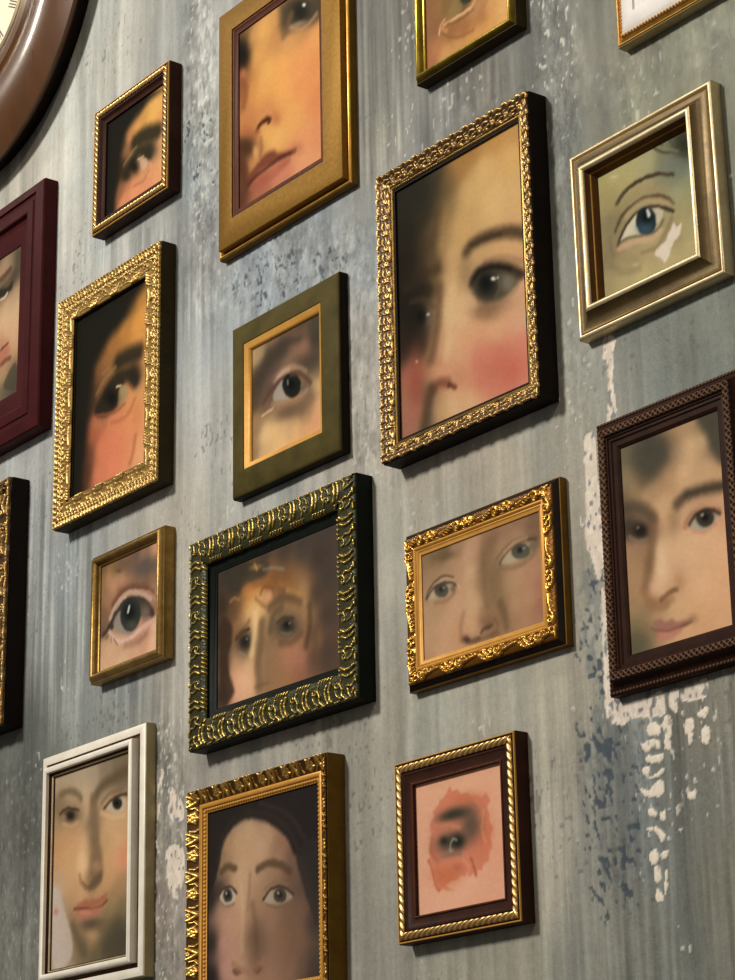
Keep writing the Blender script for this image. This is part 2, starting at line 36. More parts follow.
 'F10':{'c':[[-49.1,49.8,'a58c6a'],[-51.9,45.6,'b39771'],[-40.7,48.8,'a08765'],[-46.4,28.8,'55463a'],[-49.3,13.0,'3c3129'],[-50.8,0.2,'4a3b2f'],[-46.7,-14.3,'a07c58'],[-49.5,-26.6,'8f7656'],[-49.7,-46.3,'8a7252'],[-35.9,-50.2,'c9a578'],[-33.0,-34.7,'e0bd85'],[-16.7,-36.2,'ddb67c'],[-8.8,-48.3,'dcb27c'],[12.7,-44.8,'dbab77'],[31.1,-47.0,'d5a070'],[46.7,-48.4,'d49a72'],[47.1,-29.4,'d6a577'],[46.1,-13.0,'c9a878'],[42.4,1.0,'8a7455'],[44.0,15.1,'4d4034'],[43.1,33.3,'3d362c'],[43.3,47.9,'453f33'],[27.6,54.8,'574a3b'],[6.1,53.6,'6e5845'],[-21.3,50.9,'7c654d'],[-26.9,42.7,'4f4235'],[-7.7,39.8,'53453a'],[13.8,29.6,'7a5d48'],[27.1,30.2,'7d5f4b'],[5.6,22.4,'7f6450'],[-21.6,21.0,'52433a'],[-27.2,9.5,'5a483c'],[-32.7,1.3,'6a5040'],[4.9,-32.8,'b08c66'],[31.3,-34.3,'a3835f'],[36.8,-19.8,'6b5642'],[26.2,-26.3,'7a6049'],[-8.5,-28.9,'b08d68'],[44.3,-38.1,'d59b75']],'p':[['L',17.21,'3f362d',0.85,12.91,[(-45.9,18.7),(-29.7,33.2),(-10.4,40.4),(15.3,42.3)]],['G','8f6a58',0.6,17.8,32.4,0.0701,0.034,-0.0142,-0.1438],['G','7b5a48',0.5,16.7,46.8,0.0847,0.0504,-0.0094,-0.2302],['G','473b31',0.75,32.1,12.3,0.0477,-0.0008,-0.0325,-0.1026],['G','a98a72',0.7,-5.3,15.1,0.0591,0.0495,0.0165,-0.1476],['L',5.51,'a98a72',0.6,4.66,[(-17.6,11.2),(-8.0,17.3),(5.6,18.0),(18.9,13.3),(28.1,6.8)]],['L',2.96,'c4a48c',0.6,2.54,[(-13.4,14.4),(-3.9,17.1),(3.4,17.5)]],['L',4.26,'563b36',0.85,3.41,[(-36.1,-2.9),(-24.5,5.1),(-10.8,10.7),(5.5,10.8)]],['F','a0968a',0.9,2.75,[(-20.4,0.5),(-13.5,6.7),(-5.4,9.1),(-2.3,-4.7),(5.7,-10.7),(-8.3,-8.9),(-19.1,-6.4)]],['G','665748',0.85,26.0,-6.8,0.0949,-0.0016,-0.0381,-0.1236],['E','191a17',0.96,2.5,7.5,0.5,0.0708,-0.001,-0.026,-0.0841],['G','0b0c0a',0.9,6.9,1.3,0.1557,-0.0022,-0.0557,-0.1803],['L',1.47,'8a8d83',0.85,1.05,[(1.4,7.0),(2.4,3.2)]],['L',5.02,'553d32',0.8,4.19,[(6.8,11.5),(21.4,7.2),(35.8,-5.8)]],['G','7c5a4a',0.8,-30.1,-9.0,0.0919,0.0789,0.0198,-0.1669],['L',2.55,'d8b892',0.85,1.92,[(-38.4,-14.8),(-30.1,-13.6),(-21.4,-12.8)]],['L',5.07,'a9876a',0.6,4.23,[(-21.9,-8.9),(-0.2,-13.8),(17.1,-15.1),(29.6,-11.2)]],['G','5d4a3b',0.8,2.3,-22.4,0.0417,0.0208,-0.0092,-0.1164],['L',2.95,'8f6a50',0.45,3.16,[(-17.8,-14.2),(2.4,-16.2),(19.7,-16.3)]],['G','54463a',0.5,-46.5,5.5,0.0517,-0.0003,-0.0204,-0.0671],['G','d8b382',0.5,-11.3,-36.2,0.0459,0.0231,-0.0107,-0.1454]],'s':9.0},
 'F11':{'c':[[-46.8,72.2,'6f6650'],[-46.8,53.4,'8a7a5e'],[-46.5,38.8,'6f5f4a'],[-45.1,1.5,'a58463'],[-45.3,-18.8,'a98866'],[-46.8,-38.6,'a1805f'],[-46.9,-58.6,'8a7757'],[-45.3,-72.9,'6a6049'],[-46.8,16.2,'4a3f33'],[-31.7,65.8,'5a5446'],[-20.2,70.7,'4a463c'],[-6.5,68.8,'5a5042'],[-21.5,54.5,'4d4539'],[-7.4,58.7,'514538'],[2.0,72.4,'a08260'],[10.4,76.1,'b08e68'],[21.2,76.9,'a98a66'],[3.6,59.7,'c39e77'],[-2.9,47.2,'b8926c'],[-27.7,46.0,'6a5944'],[-14.5,38.2,'b08c67'],[-39.1,43.0,'9b805e'],[-25.8,35.2,'b8946f'],[19.7,59.0,'d5b087'],[33.0,59.2,'c9a67c'],[13.0,42.7,'d2ab83'],[36.6,40.1,'cfa57e'],[42.5,48.4,'8f7659'],[41.7,68.7,'4a463a'],[34.4,75.0,'6d604c'],[45.4,51.5,'4f4638'],[28.0,32.5,'c29d77'],[43.5,30.1,'c49c74'],[-10.3,22.8,'cda57e'],[-14.3,7.7,'c69d77'],[-14.4,-10.4,'d6b18b'],[-14.2,-24.4,'dcb690'],[-23.1,-34.2,'c9a07c'],[-3.8,-28.9,'cca380'],[0.3,-12.1,'d3ac86'],[13.3,-15.4,'d9b088'],[29.4,-11.6,'d8ad86'],[43.9,-23.1,'dbac84'],[43.9,-50.2,'d9a880'],[42.2,-69.0,'d4a47c'],[23.8,-45.4,'dcb087'],[14.8,-58.9,'d3a57c'],[24.0,-72.6,'cfa078'],[5.3,-46.9,'d2a77f'],[8.1,-76.7,'cfa07a'],[-5.9,-54.1,'cba47b'],[-16.4,-51.7,'b5906c'],[-29.5,-46.6,'8f7455'],[-35.6,-19.2,'a8835f'],[-31.6,-4.0,'9c7a5a'],[-26.9,-13.3,'7d6047'],[-39.2,-30.3,'a88461'],[41.1,3.1,'cc9d7c']],'p':[['G','47433a',0.92,-16.4,65.5,0.0467,0.0166,-0.0012,-0.0668],['G','4b473c',0.8,-21.3,56.6,0.0727,-0.0058,-0.0231,-0.081],['F','48443a',0.9,9.2,[(28.3,80.9),(53.3,81.3),(50.9,40.0),(41.3,48.7),(36.4,62.2)]],['L',9.19,'4c4033',0.85,7.35,[(4.4,20.5),(12.7,24.3),(27.3,24.3),(46.7,22.1)]],['L',3.66,'3f352b',0.6,3.66,[(12.8,24.7),(29.9,24.3),(46.7,22.1)]],['L',9.57,'4f4335',0.8,8.13,[(-49.8,31.4),(-37.3,29.7),(-26.7,23.6),(-20.4,16.4)]],['G','8f7054',0.55,0.0,10.0,0.1435,-0.012,-0.022,-0.0831],['L',3.64,'8a6048',0.6,3.42,[(11.1,4.7),(18.1,9.8),(28.8,10.9),(43.9,5.5)]],['G','b88a6e',0.5,29.0,14.2,0.0666,0.0062,-0.0455,-0.2795],['F','a59b8a',0.9,2.72,[(14.3,1.8),(21.9,8.2),(33.8,8.6),(41.6,2.9),(38.5,-2.5),(27.3,-5.3),(18.4,-2.0)]],['E','322e28',0.93,2.02,29.9,3.5,0.1131,-0.01,-0.0395,-0.1488],['G','12110d',0.95,30.0,4.1,0.2398,-0.0211,-0.079,-0.2973],['E','c9c2b2',0.8,0.9,27.3,6.7,0.7638,-0.0669,-0.3361,-1.2604],['L',2.95,'352820',0.85,2.27,[(14.3,2.8),(21.9,8.2),(32.5,9.3),(44.2,3.0)]],['G','b4705a',0.8,10.5,1.6,0.314,-0.0267,-0.1313,-0.5018],['L',2.49,'bd8870',0.6,2.49,[(17.0,-3.2),(28.5,-6.2),(40.0,-3.5)]],['G','3a322a',0.92,-34.6,10.6,0.0551,-0.0043,-0.0256,-0.0983],['G','1e1b18',0.95,-33.8,10.8,0.1392,-0.0109,-0.0492,-0.189],['E','a39a8a',0.7,0.94,-36.4,13.5,0.7195,-0.0559,-0.3204,-1.2251],['L',2.84,'897866',0.6,2.61,[(-45.1,9.2),(-37.9,4.3),(-27.0,2.5)]],['G','a8806a',0.5,-36.3,0.2,0.0906,-0.0071,-0.0785,-0.3079],['L',8.39,'775a42',0.7,8.39,[(-20.4,12.4),(-23.5,-6.0),(-28.3,-20.9),(-31.9,-32.1)]],['L',7.88,'97704f',0.7,6.95,[(-32.0,-36.5),(-25.2,-44.1),(-13.8,-46.7)]],['L',4.12,'6d4a36',0.85,3.21,[(-17.1,-44.0),(-8.8,-41.0),(-1.5,-40.5)]],['G','a47652',0.5,1.5,-36.1,0.1573,-0.0132,-0.0306,-0.1269],['L',6.0,'92694b',0.55,6.0,[(-29.3,-43.7),(-18.9,-50.1),(-6.6,-46.5)]],['G','e2c29d',0.6,-15.0,-18.2,0.1543,-0.0126,-0.0138,-0.0557],['G','dcb08c',0.6,-19.1,-35.2,0.1091,-0.0088,-0.0354,-0.148],['F','996a5c',0.92,3.44,[(-27.0,-59.5),(-20.9,-57.7),(-13.1,-60.7),(-7.8,-60.7),(-1.4,-64.1),(12.3,-63.7),(9.4,-67.7),(-4.5,-69.3),(-19.0,-67.2)]],['L',2.07,'6a4036',0.8,2.07,[(-28.6,-62.7),(-17.7,-67.5),(-4.4,-68.5),(11.0,-66.9)]],['F','b97c6c',0.9,3.66,[(-24.3,-66.8),(-12.4,-68.5),(1.4,-69.0),(-4.3,-73.2),(-15.1,-74.9),(-23.5,-72.9)]],['L',7.42,'8a7454',0.6,6.96,[(-40.7,-56.0),(-32.0,-61.3),(-26.3,-67.6)]],['G','947554',0.55,12.7,-65.0,0.1745,-0.0151,-0.0534,-0.2343],['G','5d5542',0.8,-45.1,-70.9,0.0611,-0.0047,-0.0158,-0.0722]],'s':8.2},
 'F12':{'c':[[-52.1,48.1,'6a5638'],[-50.5,40.4,'8a6c4a'],[-51.4,25.9,'8d6c50'],[-49.2,3.4,'7a5c46'],[-50.0,-15.3,'6a5040'],[-49.6,-27.0,'c2a07c'],[-47.6,-44.7,'cba683'],[-15.0,-48.7,'cfab88'],[11.5,-45.8,'cda182'],[42.8,-44.0,'dcb292'],[45.0,-27.7,'e0b594'],[44.7,-10.7,'9a6c58'],[41.8,4.1,'a47c60'],[44.1,20.6,'8a6a50'],[43.8,35.0,'8a6c58'],[46.2,45.9,'cf9578'],[22.5,48.9,'8d6e57'],[9.2,47.8,'6b5649'],[-4.2,48.2,'745b49'],[-17.7,45.7,'7a5f4a'],[-31.3,44.6,'85683f'],[-39.3,37.7,'ad8560'],[-30.8,28.4,'b98a68'],[-17.3,31.0,'b08463'],[-1.0,28.5,'96705a'],[17.7,24.1,'7d6552'],[25.5,33.7,'62564a'],[-38.6,15.6,'9a7458'],[-17.0,20.7,'8a6248'],[-0.8,19.8,'75533f'],[25.9,13.5,'7a5846'],[-37.0,-35.4,'cfa584'],[-15.3,-37.2,'c79d7e'],[16.6,-37.0,'c08d73'],[29.5,-32.7,'c79678']],'p':[['G','5c5148',0.85,26.8,32.7,0.0344,0.0149,-0.012,-0.1125],['G','6e5745',0.7,-13.6,45.4,0.0564,0.0186,-0.0251,-0.1685],['G','4a3628',0.6,-22.4,41.0,0.1672,0.0049,-0.118,-0.4889],['L',6.79,'6a4636',0.75,5.99,[(-31.6,9.6),(-16.9,17.5),(-0.8,18.4),(20.6,13.6),(39.2,4.4)]],['G','b5866a',0.5,-17.2,29.5,0.0618,0.0018,-0.0409,-0.172],['L',5.59,'c2a08a',0.9,2.99,[(-35.8,-3.2),(-27.4,5.5),(-14.0,12.8),(2.0,13.7),(22.1,7.6),(36.2,-0.6)]],['L',3.12,'b58a7a',0.7,2.93,[(18.0,11.4),(34.5,5.8),(44.0,-3.8)]],['F','3d3630',0.95,2.6,[(-42.4,-11.9),(-35.2,-5.5),(-24.6,5.1),(-8.6,10.1),(12.8,7.3),(29.4,-0.1),(41.6,-13.1),(40.2,-18.5),(10.7,-11.8),(-16.2,-5.7),(-32.2,-15.6)]],['F','8f8478',0.95,3.58,[(-27.1,-4.7),(-16.4,0.3),(-14.4,-11.6),(-5.0,-22.3),(6.3,-27.9),(-7.6,-26.3),(-23.9,-19.9),(-30.1,-11.0)]],['G','746456',0.9,27.0,-13.1,0.0871,0.0019,-0.025,-0.1103],['E','2f332f',0.97,2.55,0.5,-7.8,0.0537,-0.0058,-0.0156,-0.0592],['G','121412',0.95,-1.5,-5.2,0.0866,-0.0093,-0.0263,-0.0996],['G','4f554d',0.6,3.4,-19.2,0.0944,0.0024,-0.0433,-0.1949],['L',2.75,'d3d8d3',0.98,1.18,[(-4.2,-4.2),(-1.4,0.5)]],['G','4a2f2c',0.8,38.3,-14.9,0.2408,0.0049,-0.0401,-0.177],['L',5.18,'cfa796',0.93,2.59,[(-38.2,-15.7),(-29.2,-24.3),(-15.5,-30.9),(-2.1,-31.6),(13.7,-28.0),(29.9,-24.3),(44.9,-23.5)]],['L',2.38,'dcc0ac',0.6,1.78,[(-29.2,-24.9),(-15.5,-30.7),(0.6,-31.4),(18.9,-26.4)]],['L',4.81,'3c332d',0.8,2.8,[(-49.1,-17.2),(-40.4,-13.3),(-31.9,-6.3)]],['L',1.39,'3a302a',0.7,0.99,[(-29.2,-24.9),(-22.2,-32.9)]],['L',1.39,'3a302a',0.7,1.0,[(-38.9,-19.2),(-43.4,-22.8)]],['L',1.19,'3a302a',0.7,0.99,[(-33.3,-22.5),(-34.5,-28.0)]],['L',1.19,'d5c0ae',0.8,0.99,[(-21.9,5.2),(-19.3,7.5)]],['L',1.19,'d5c0ae',0.8,0.99,[(-25.9,2.5),(-24.1,5.0)]],['L',1.19,'d5c0ae',0.8,0.99,[(-12.6,11.0),(-7.5,11.3)]],['L',1.19,'d5c0ae',0.7,0.99,[(-17.7,7.9),(-15.0,9.9)]],['L',4.25,'b07d6a',0.55,4.25,[(16.6,-37.2),(27.5,-33.7),(33.4,-29.1)]],['L',7.04,'85624f',0.45,6.65,[(-7.3,-36.3),(11.3,-37.5),(28.3,-33.9)]]],'s':7.0,'k':0.95},
 'F13':{'c':[[-83.6,58.0,'3e332c'],[-81.8,30.3,'342b24'],[-81.7,3.2,'33291f'],[-78.4,-24.3,'3f2e25'],[-81.4,-50.2,'2d241e'],[-50.4,57.4,'3c342b'],[-19.6,60.7,'3f3832'],[10.4,58.6,'443b34'],[39.8,56.6,'453c36'],[68.5,58.0,'453c37'],[73.4,20.6,'433a34'],[72.7,-13.2,'453a33'],[72.1,-46.7,'4b3d33'],[56.2,7.6,'42372f'],[52.8,-25.8,'5a4636'],[49.7,-45.4,'544034'],[62.5,40.5,'40362f'],[-62.9,44.1,'453a2c'],[-66.0,17.7,'5d4330'],[-59.7,5.6,'9a6e48'],[-59.8,28.9,'5c452f'],[-47.3,31.4,'9b6638'],[-38.1,20.4,'d09a5c'],[-32.0,13.7,'d8ad70'],[-38.1,32.9,'c08045'],[-28.9,34.3,'b87a40'],[-25.9,22.9,'dca868'],[-29.0,4.2,'d7b27b'],[-30.6,-7.8,'d0aa74'],[-35.2,-20.9,'d2ab7c'],[-38.2,-34.2,'d8b084'],[-50.4,-45.8,'e0b18c'],[-38.3,-49.9,'dcae88'],[-59.7,-51.0,'dca384'],[-62.8,-27.5,'c79a72'],[-65.9,-41.0,'cf9878'],[-32.2,-42.4,'c79c70'],[-20.0,-3.1,'7b6348'],[-17.0,-19.4,'7a6047'],[-20.1,-36.2,'806549'],[-20.2,-50.0,'7e6146'],[-5.1,-13.3,'7d6348'],[-5.2,-30.6,'8f6f50'],[-4.7,33.9,'6d4a30'],[10.1,26.9,'6a4b33'],[-10.8,23.0,'a0764f'],[-13.7,37.8,'8a5a35'],[21.8,20.7,'8a633f'],[36.2,10.4,'b5895c'],[41.8,-2.9,'a07a55'],[33.2,0.8,'86694c'],[9.9,9.5,'8d7050'],[38.7,-15.9,'92704f'],[29.9,-29.4,'aa7a5c'],[18.2,-35.5,'a9735a'],[35.5,-42.5,'a8705a'],[32.5,-52.0,'8f6048'],[15.2,-51.9,'96704f'],[44.2,-30.7,'7d5a44'],[-5.3,-47.8,'8f6c4d']],'p':[['F','35322a',0.8,9.66,[(-78.8,64.2),(-35.0,59.0),(-10.6,51.3),(-19.7,41.0),(-44.2,39.7),(-62.9,35.0),(-75.5,41.6)]],['G','a8854e',0.6,-31.3,53.5,0.1017,0.0283,-0.0543,-0.3924],['L',2.79,'8f8d78',0.5,3.26,[(-19.7,48.5),(-4.6,46.3),(10.3,41.3)]],['L',1.88,'c09a56',0.7,1.88,[(-33.4,56.9),(-29.5,50.5)]],['L',2.86,'a5784f',0.6,3.1,[(-70.8,31.1),(-66.0,32.9),(-57.3,29.8)]],['L',5.66,'8a5a32',0.7,5.19,[(-48.9,36.8),(-38.1,37.9),(-19.8,35.4),(-4.7,30.1)]],['L',3.25,'6f4526',0.6,3.25,[(-24.4,27.0),(-19.8,31.8),(-7.7,28.7),(-4.2,21.1)]],['G','d09a72',0.85,-12.6,22.0,0.1201,-0.0621,-0.0662,-0.1709],['G','c07e44',0.5,-42.7,34.8,0.1085,-0.0001,-0.0325,-0.1398],['G','8f5c34',0.5,10.1,30.4,0.068,-0.0007,-0.0396,-0.1677],['G','e0bb85',0.5,-33.6,7.0,0.0551,-0.0002,-0.0114,-0.0516],['L',3.73,'7d5030',0.5,4.19,[(-31.4,25.1),(-24.4,19.1),(-17.5,14.0)]],['L',4.98,'c28f54',0.6,4.52,[(15.9,20.7),(30.5,14.2),(39.0,6.0)]],['L',4.57,'96703f',0.5,4.57,[(4.2,30.1),(18.9,24.0),(30.5,18.7)]],['L',7.8,'5a4733',0.7,8.25,[(-10.9,11.6),(1.1,15.4),(18.8,14.1),(34.7,7.0)]],['L',7.75,'5e4c38',0.7,7.75,[(-9.5,-8.9),(-4.9,4.1),(7.0,7.6)]],['G','4a4135',0.92,15.0,-11.1,0.0466,-0.0005,-0.0192,-0.0879],['G','292823',0.9,15.6,-10.5,0.101,-0.0011,-0.0333,-0.1525],['G','121310',0.8,14.4,-9.2,0.2443,-0.0026,-0.0792,-0.3616],['L',2.25,'77766a',0.6,2.03,[(7.3,-14.6),(13.2,-17.2),(20.8,-17.5)]],['E','a8a592',0.7,1.12,19.1,-9.0,0.6857,-0.0079,-0.3181,-1.4481],['L',3.18,'3a2d22',0.6,2.72,[(0.9,-4.2),(9.8,-2.3),(24.4,-5.5)]],['L',6.3,'59452f',0.55,5.85,[(5.2,-23.3),(21.3,-26.7),(35.2,-22.0)]],['G','43392e',0.92,-48.9,-10.9,0.0569,-0.0147,-0.0196,-0.0668],['G','211f1a',0.92,-48.6,-10.6,0.1165,-0.0,-0.0335,-0.1573],['E','a09a86',0.7,1.16,-45.5,-8.5,0.6519,-0.0005,-0.3028,-1.4151],['L',3.06,'2d231a',0.85,2.59,[(-61.9,-5.0),(-52.6,-0.9),(-41.8,-0.4)]],['L',2.34,'8c836f',0.6,2.1,[(-57.2,-18.4),(-48.9,-22.6)]],['L',5.18,'6d4a30',0.55,5.18,[(-61.9,-3.2),(-50.4,0.7),(-41.8,7.0)]],['L',10.59,'6d553c',0.8,9.21,[(-22.4,1.0),(-24.2,-16.2),(-28.5,-32.7),(-27.4,-55.5)]],['L',6.96,'e2bf8b',0.7,6.03,[(-31.4,11.8),(-33.9,-7.1),(-38.2,-23.7)]],['G','ddae8a',0.5,-50.4,-45.8,0.0548,0.0,-0.0189,-0.0955],['L',3.2,'6a4a32',0.35,3.66,[(-33.7,-54.6),(-23.2,-54.1),(-13.7,-55.1)]],['L',6.63,'453525',0.6,6.63,[(48.1,0.8),(47.8,-17.9),(42.7,-33.8)]],['G','7d5c40',0.55,61.8,-31.1,0.2229,-0.0041,-0.0254,-0.1187],['L',4.25,'4a3628',0.7,4.25,[(-78.4,-29.6),(-74.6,-39.2)]],['F','3b2c22',0.9,6.71,[(-86.2,15.0),(-69.7,10.5),(-69.1,-6.6),(-74.7,-19.7),(-72.1,-34.4),(-65.2,-53.4),(-85.8,-58.2)]],['G','ab755c',0.45,24.0,-40.1,0.0498,-0.0006,-0.0202,-0.0979]],'s':10.7},
 'F14':{'c':[[-69.1,37.8,'8a7055'],[-68.7,20.5,'9c7d60'],[-67.9,10.3,'a8896a'],[-67.5,-8.2,'b2906f'],[-68.5,-29.2,'b99473'],[-69.0,-41.7,'b58c6a'],[-47.0,-38.8,'c29a77'],[-41.3,-20.5,'c29b78'],[-52.6,-4.2,'b18d6c'],[-28.7,-9.0,'c39c7a'],[-29.7,-28.3,'c29471'],[-16.2,2.3,'c29a78'],[-13.1,15.7,'c8a27f'],[-14.7,30.1,'c0987a'],[-7.2,35.4,'b89172'],[-26.1,39.7,'9c7a60'],[-43.2,37.8,'70593f'],[-55.6,36.2,'7e674c'],[-31.6,26.7,'a98668'],[-27.2,18.7,'b78f6f'],[-39.1,22.7,'a88668'],[-56.1,24.9,'9c7c5e'],[-7.6,-13.3,'c8a37e'],[-10.5,-23.8,'ca9f7a'],[2.6,1.2,'9a7d5e'],[5.7,14.4,'8a6e52'],[6.3,25.4,'957558'],[9.1,33.2,'8c6c52'],[18.7,36.6,'8d6b54'],[28.2,41.4,'98765c'],[46.5,39.9,'8a6a54'],[64.5,38.5,'7d5f4b'],[66.1,28.6,'7f624e'],[12.1,4.7,'80684b'],[16.1,-7.2,'8a6f52'],[13.3,-14.8,'8f7052'],[1.4,-19.3,'9d7a5a'],[10.2,-27.9,'8f6c50'],[24.0,-27.9,'8d6d50'],[22.6,-14.0,'95785a'],[30.0,-4.6,'b08f6e'],[44.0,0.6,'b58f6f'],[57.5,0.5,'b08768'],[67.8,5.0,'a98064'],[67.6,-15.2,'a97560'],[68.6,-31.5,'9c6c55'],[56.1,-20.9,'b28a6c'],[40.2,-23.0,'b38c6c'],[50.5,-37.2,'a98262'],[32.8,-32.4,'a07c5e'],[27.9,-38.2,'9a785a'],[61.6,-38.1,'a57a5e'],[20.6,29.2,'a98868'],[46.1,33.1,'a98767'],[2.0,-9.8,'b8946f']],'p':[['G','67543c',0.7,-43.3,36.4,0.0615,0.0111,-0.0372,-0.2685],['G','755c44',0.55,13.7,30.7,0.0899,-0.0616,-0.0317,-0.0748],['G','7a5f49',0.5,59.7,34.1,0.0795,0.037,-0.0014,-0.1738],['G','a88868',0.5,-46.6,18.6,0.059,-0.0029,-0.0251,-0.1177],['G','9c7e60',0.45,45.4,22.3,0.0525,0.0249,-0.0004,-0.1159],['L',2.05,'4f4030',0.8,1.68,[(-67.3,6.6),(-63.0,13.3),(-55.2,18.2),(-44.1,20.1),(-32.7,16.5)]],['L',2.61,'c0a184',0.6,2.23,[(-62.2,10.8),(-54.1,15.7),(-43.0,17.0),(-32.8,13.7)]],['F','b09f86',0.9,2.05,[(-66.1,6.2),(-58.4,12.3),(-47.3,14.5),(-33.7,11.1),(-29.7,7.7),(-37.1,5.0),(-52.2,3.9)]],['E','4d4a3f',0.95,1.66,-47.8,9.2,0.1114,-0.0055,-0.0353,-0.1686],['G','625f52',0.7,-46.6,7.9,0.1374,-0.0068,-0.0463,-0.2214],['G','1b1a17',0.97,-48.0,10.0,0.2569,-0.0126,-0.0824,-0.3929],['E','3c3a31',0.25,1.11,-47.7,10.4,0.1144,-0.0056,-0.0362,-0.1726],['E','a9a898',0.6,0.92,-44.6,10.5,0.5882,-0.0292,-0.2481,-1.1796],['L',2.05,'40352a',0.85,1.68,[(-66.1,6.2),(-59.1,12.6),(-48.0,15.1),(-36.0,12.5),(-29.2,8.7)]],['G','5a4735',0.7,-33.6,7.1,0.2599,-0.0134,-0.0574,-0.2737],['L',3.33,'85694d',0.6,3.33,[(-56.0,0.8),(-42.7,-0.8),(-32.4,2.9)]],['L',1.46,'d9b99a',0.7,1.28,[(-28.7,9.7),(-26.0,6.4)]],['L',2.13,'46382a',0.85,1.6,[(23.3,13.6),(29.1,18.3),(38.6,23.0),(52.4,25.2),(65.6,22.2)]],['L',1.78,'66543f',0.6,1.96,[(18.9,17.8),(29.5,24.4),(43.5,28.2),(57.0,27.2),(68.0,23.3)]],['L',3.54,'bb9876',0.55,3.19,[(29.3,21.0),(41.0,25.7),(54.7,26.2)]],['F','b2a389',0.9,1.95,[(24.7,14.1),(31.5,19.1),(43.1,21.9),(61.1,21.3),(64.9,17.9),(58.8,13.5),(44.7,11.2),(31.0,11.7)]],['E','4d4b3f',0.95,1.57,47.8,17.5,0.1005,0.0475,-0.0002,-0.1514],['G','625f52',0.7,49.0,15.7,0.1305,-0.0085,-0.0505,-0.2282],['G','1b1a17',0.97,47.0,18.6,0.2455,-0.0158,-0.081,-0.3644],['E','b0af9f',0.6,0.87,51.5,19.0,0.5539,-0.0361,-0.2323,-1.0424],['G','5d5142',0.75,61.8,18.3,0.1402,-0.1074,-0.0666,-0.1473],['L',3.54,'85694d',0.65,3.54,[(22.9,10.1),(37.6,6.7),(53.9,7.8),(65.0,12.4)]],['L',7.19,'7a6046',0.6,7.19,[(5.2,25.7),(4.2,9.2),(4.9,-7.6),(6.3,-16.1)]],['G','80674a',0.6,16.5,-0.4,0.0725,-0.0043,-0.0103,-0.0486],['G','caa680',0.5,-11.9,-6.9,0.1416,-0.0078,-0.0165,-0.0802],['L',4.7,'946f53',0.5,5.06,[(-21.9,-16.0),(-25.8,-26.3),(-24.9,-36.1)]],['G','573a2c',0.95,-19.3,-36.9,0.1634,-0.0088,-0.0538,-0.2796],['L',1.79,'c79c78',0.5,1.79,[(-16.9,-33.3),(-10.3,-40.3)]],['L',4.3,'4a3628',0.6,2.87,[(-18.4,-38.5),(-11.4,-40.1),(-4.4,-40.1)]],['L',2.48,'4a382a',0.75,2.66,[(-1.4,-35.5),(4.2,-31.9),(11.8,-32.0)]],['G','3e2e22',0.8,7.1,-33.8,0.2031,0.1568,0.092,-0.6475],['L',3.17,'684f3a',0.4,3.52,[(14.8,-28.8),(18.3,-34.9),(9.9,-40.4)]],['L',7.74,'66503a',0.6,7.03,[(22.3,-18.0),(26.3,-27.0),(28.0,-36.8)]],['G','7a5c42',0.5,5.6,-28.3,0.0867,-0.005,-0.0362,-0.1828],['L',4.27,'6a4f3a',0.5,3.92,[(-9.1,-39.5),(4.9,-40.5),(18.7,-40.2)]]],'s':7.1,'k':0.95},
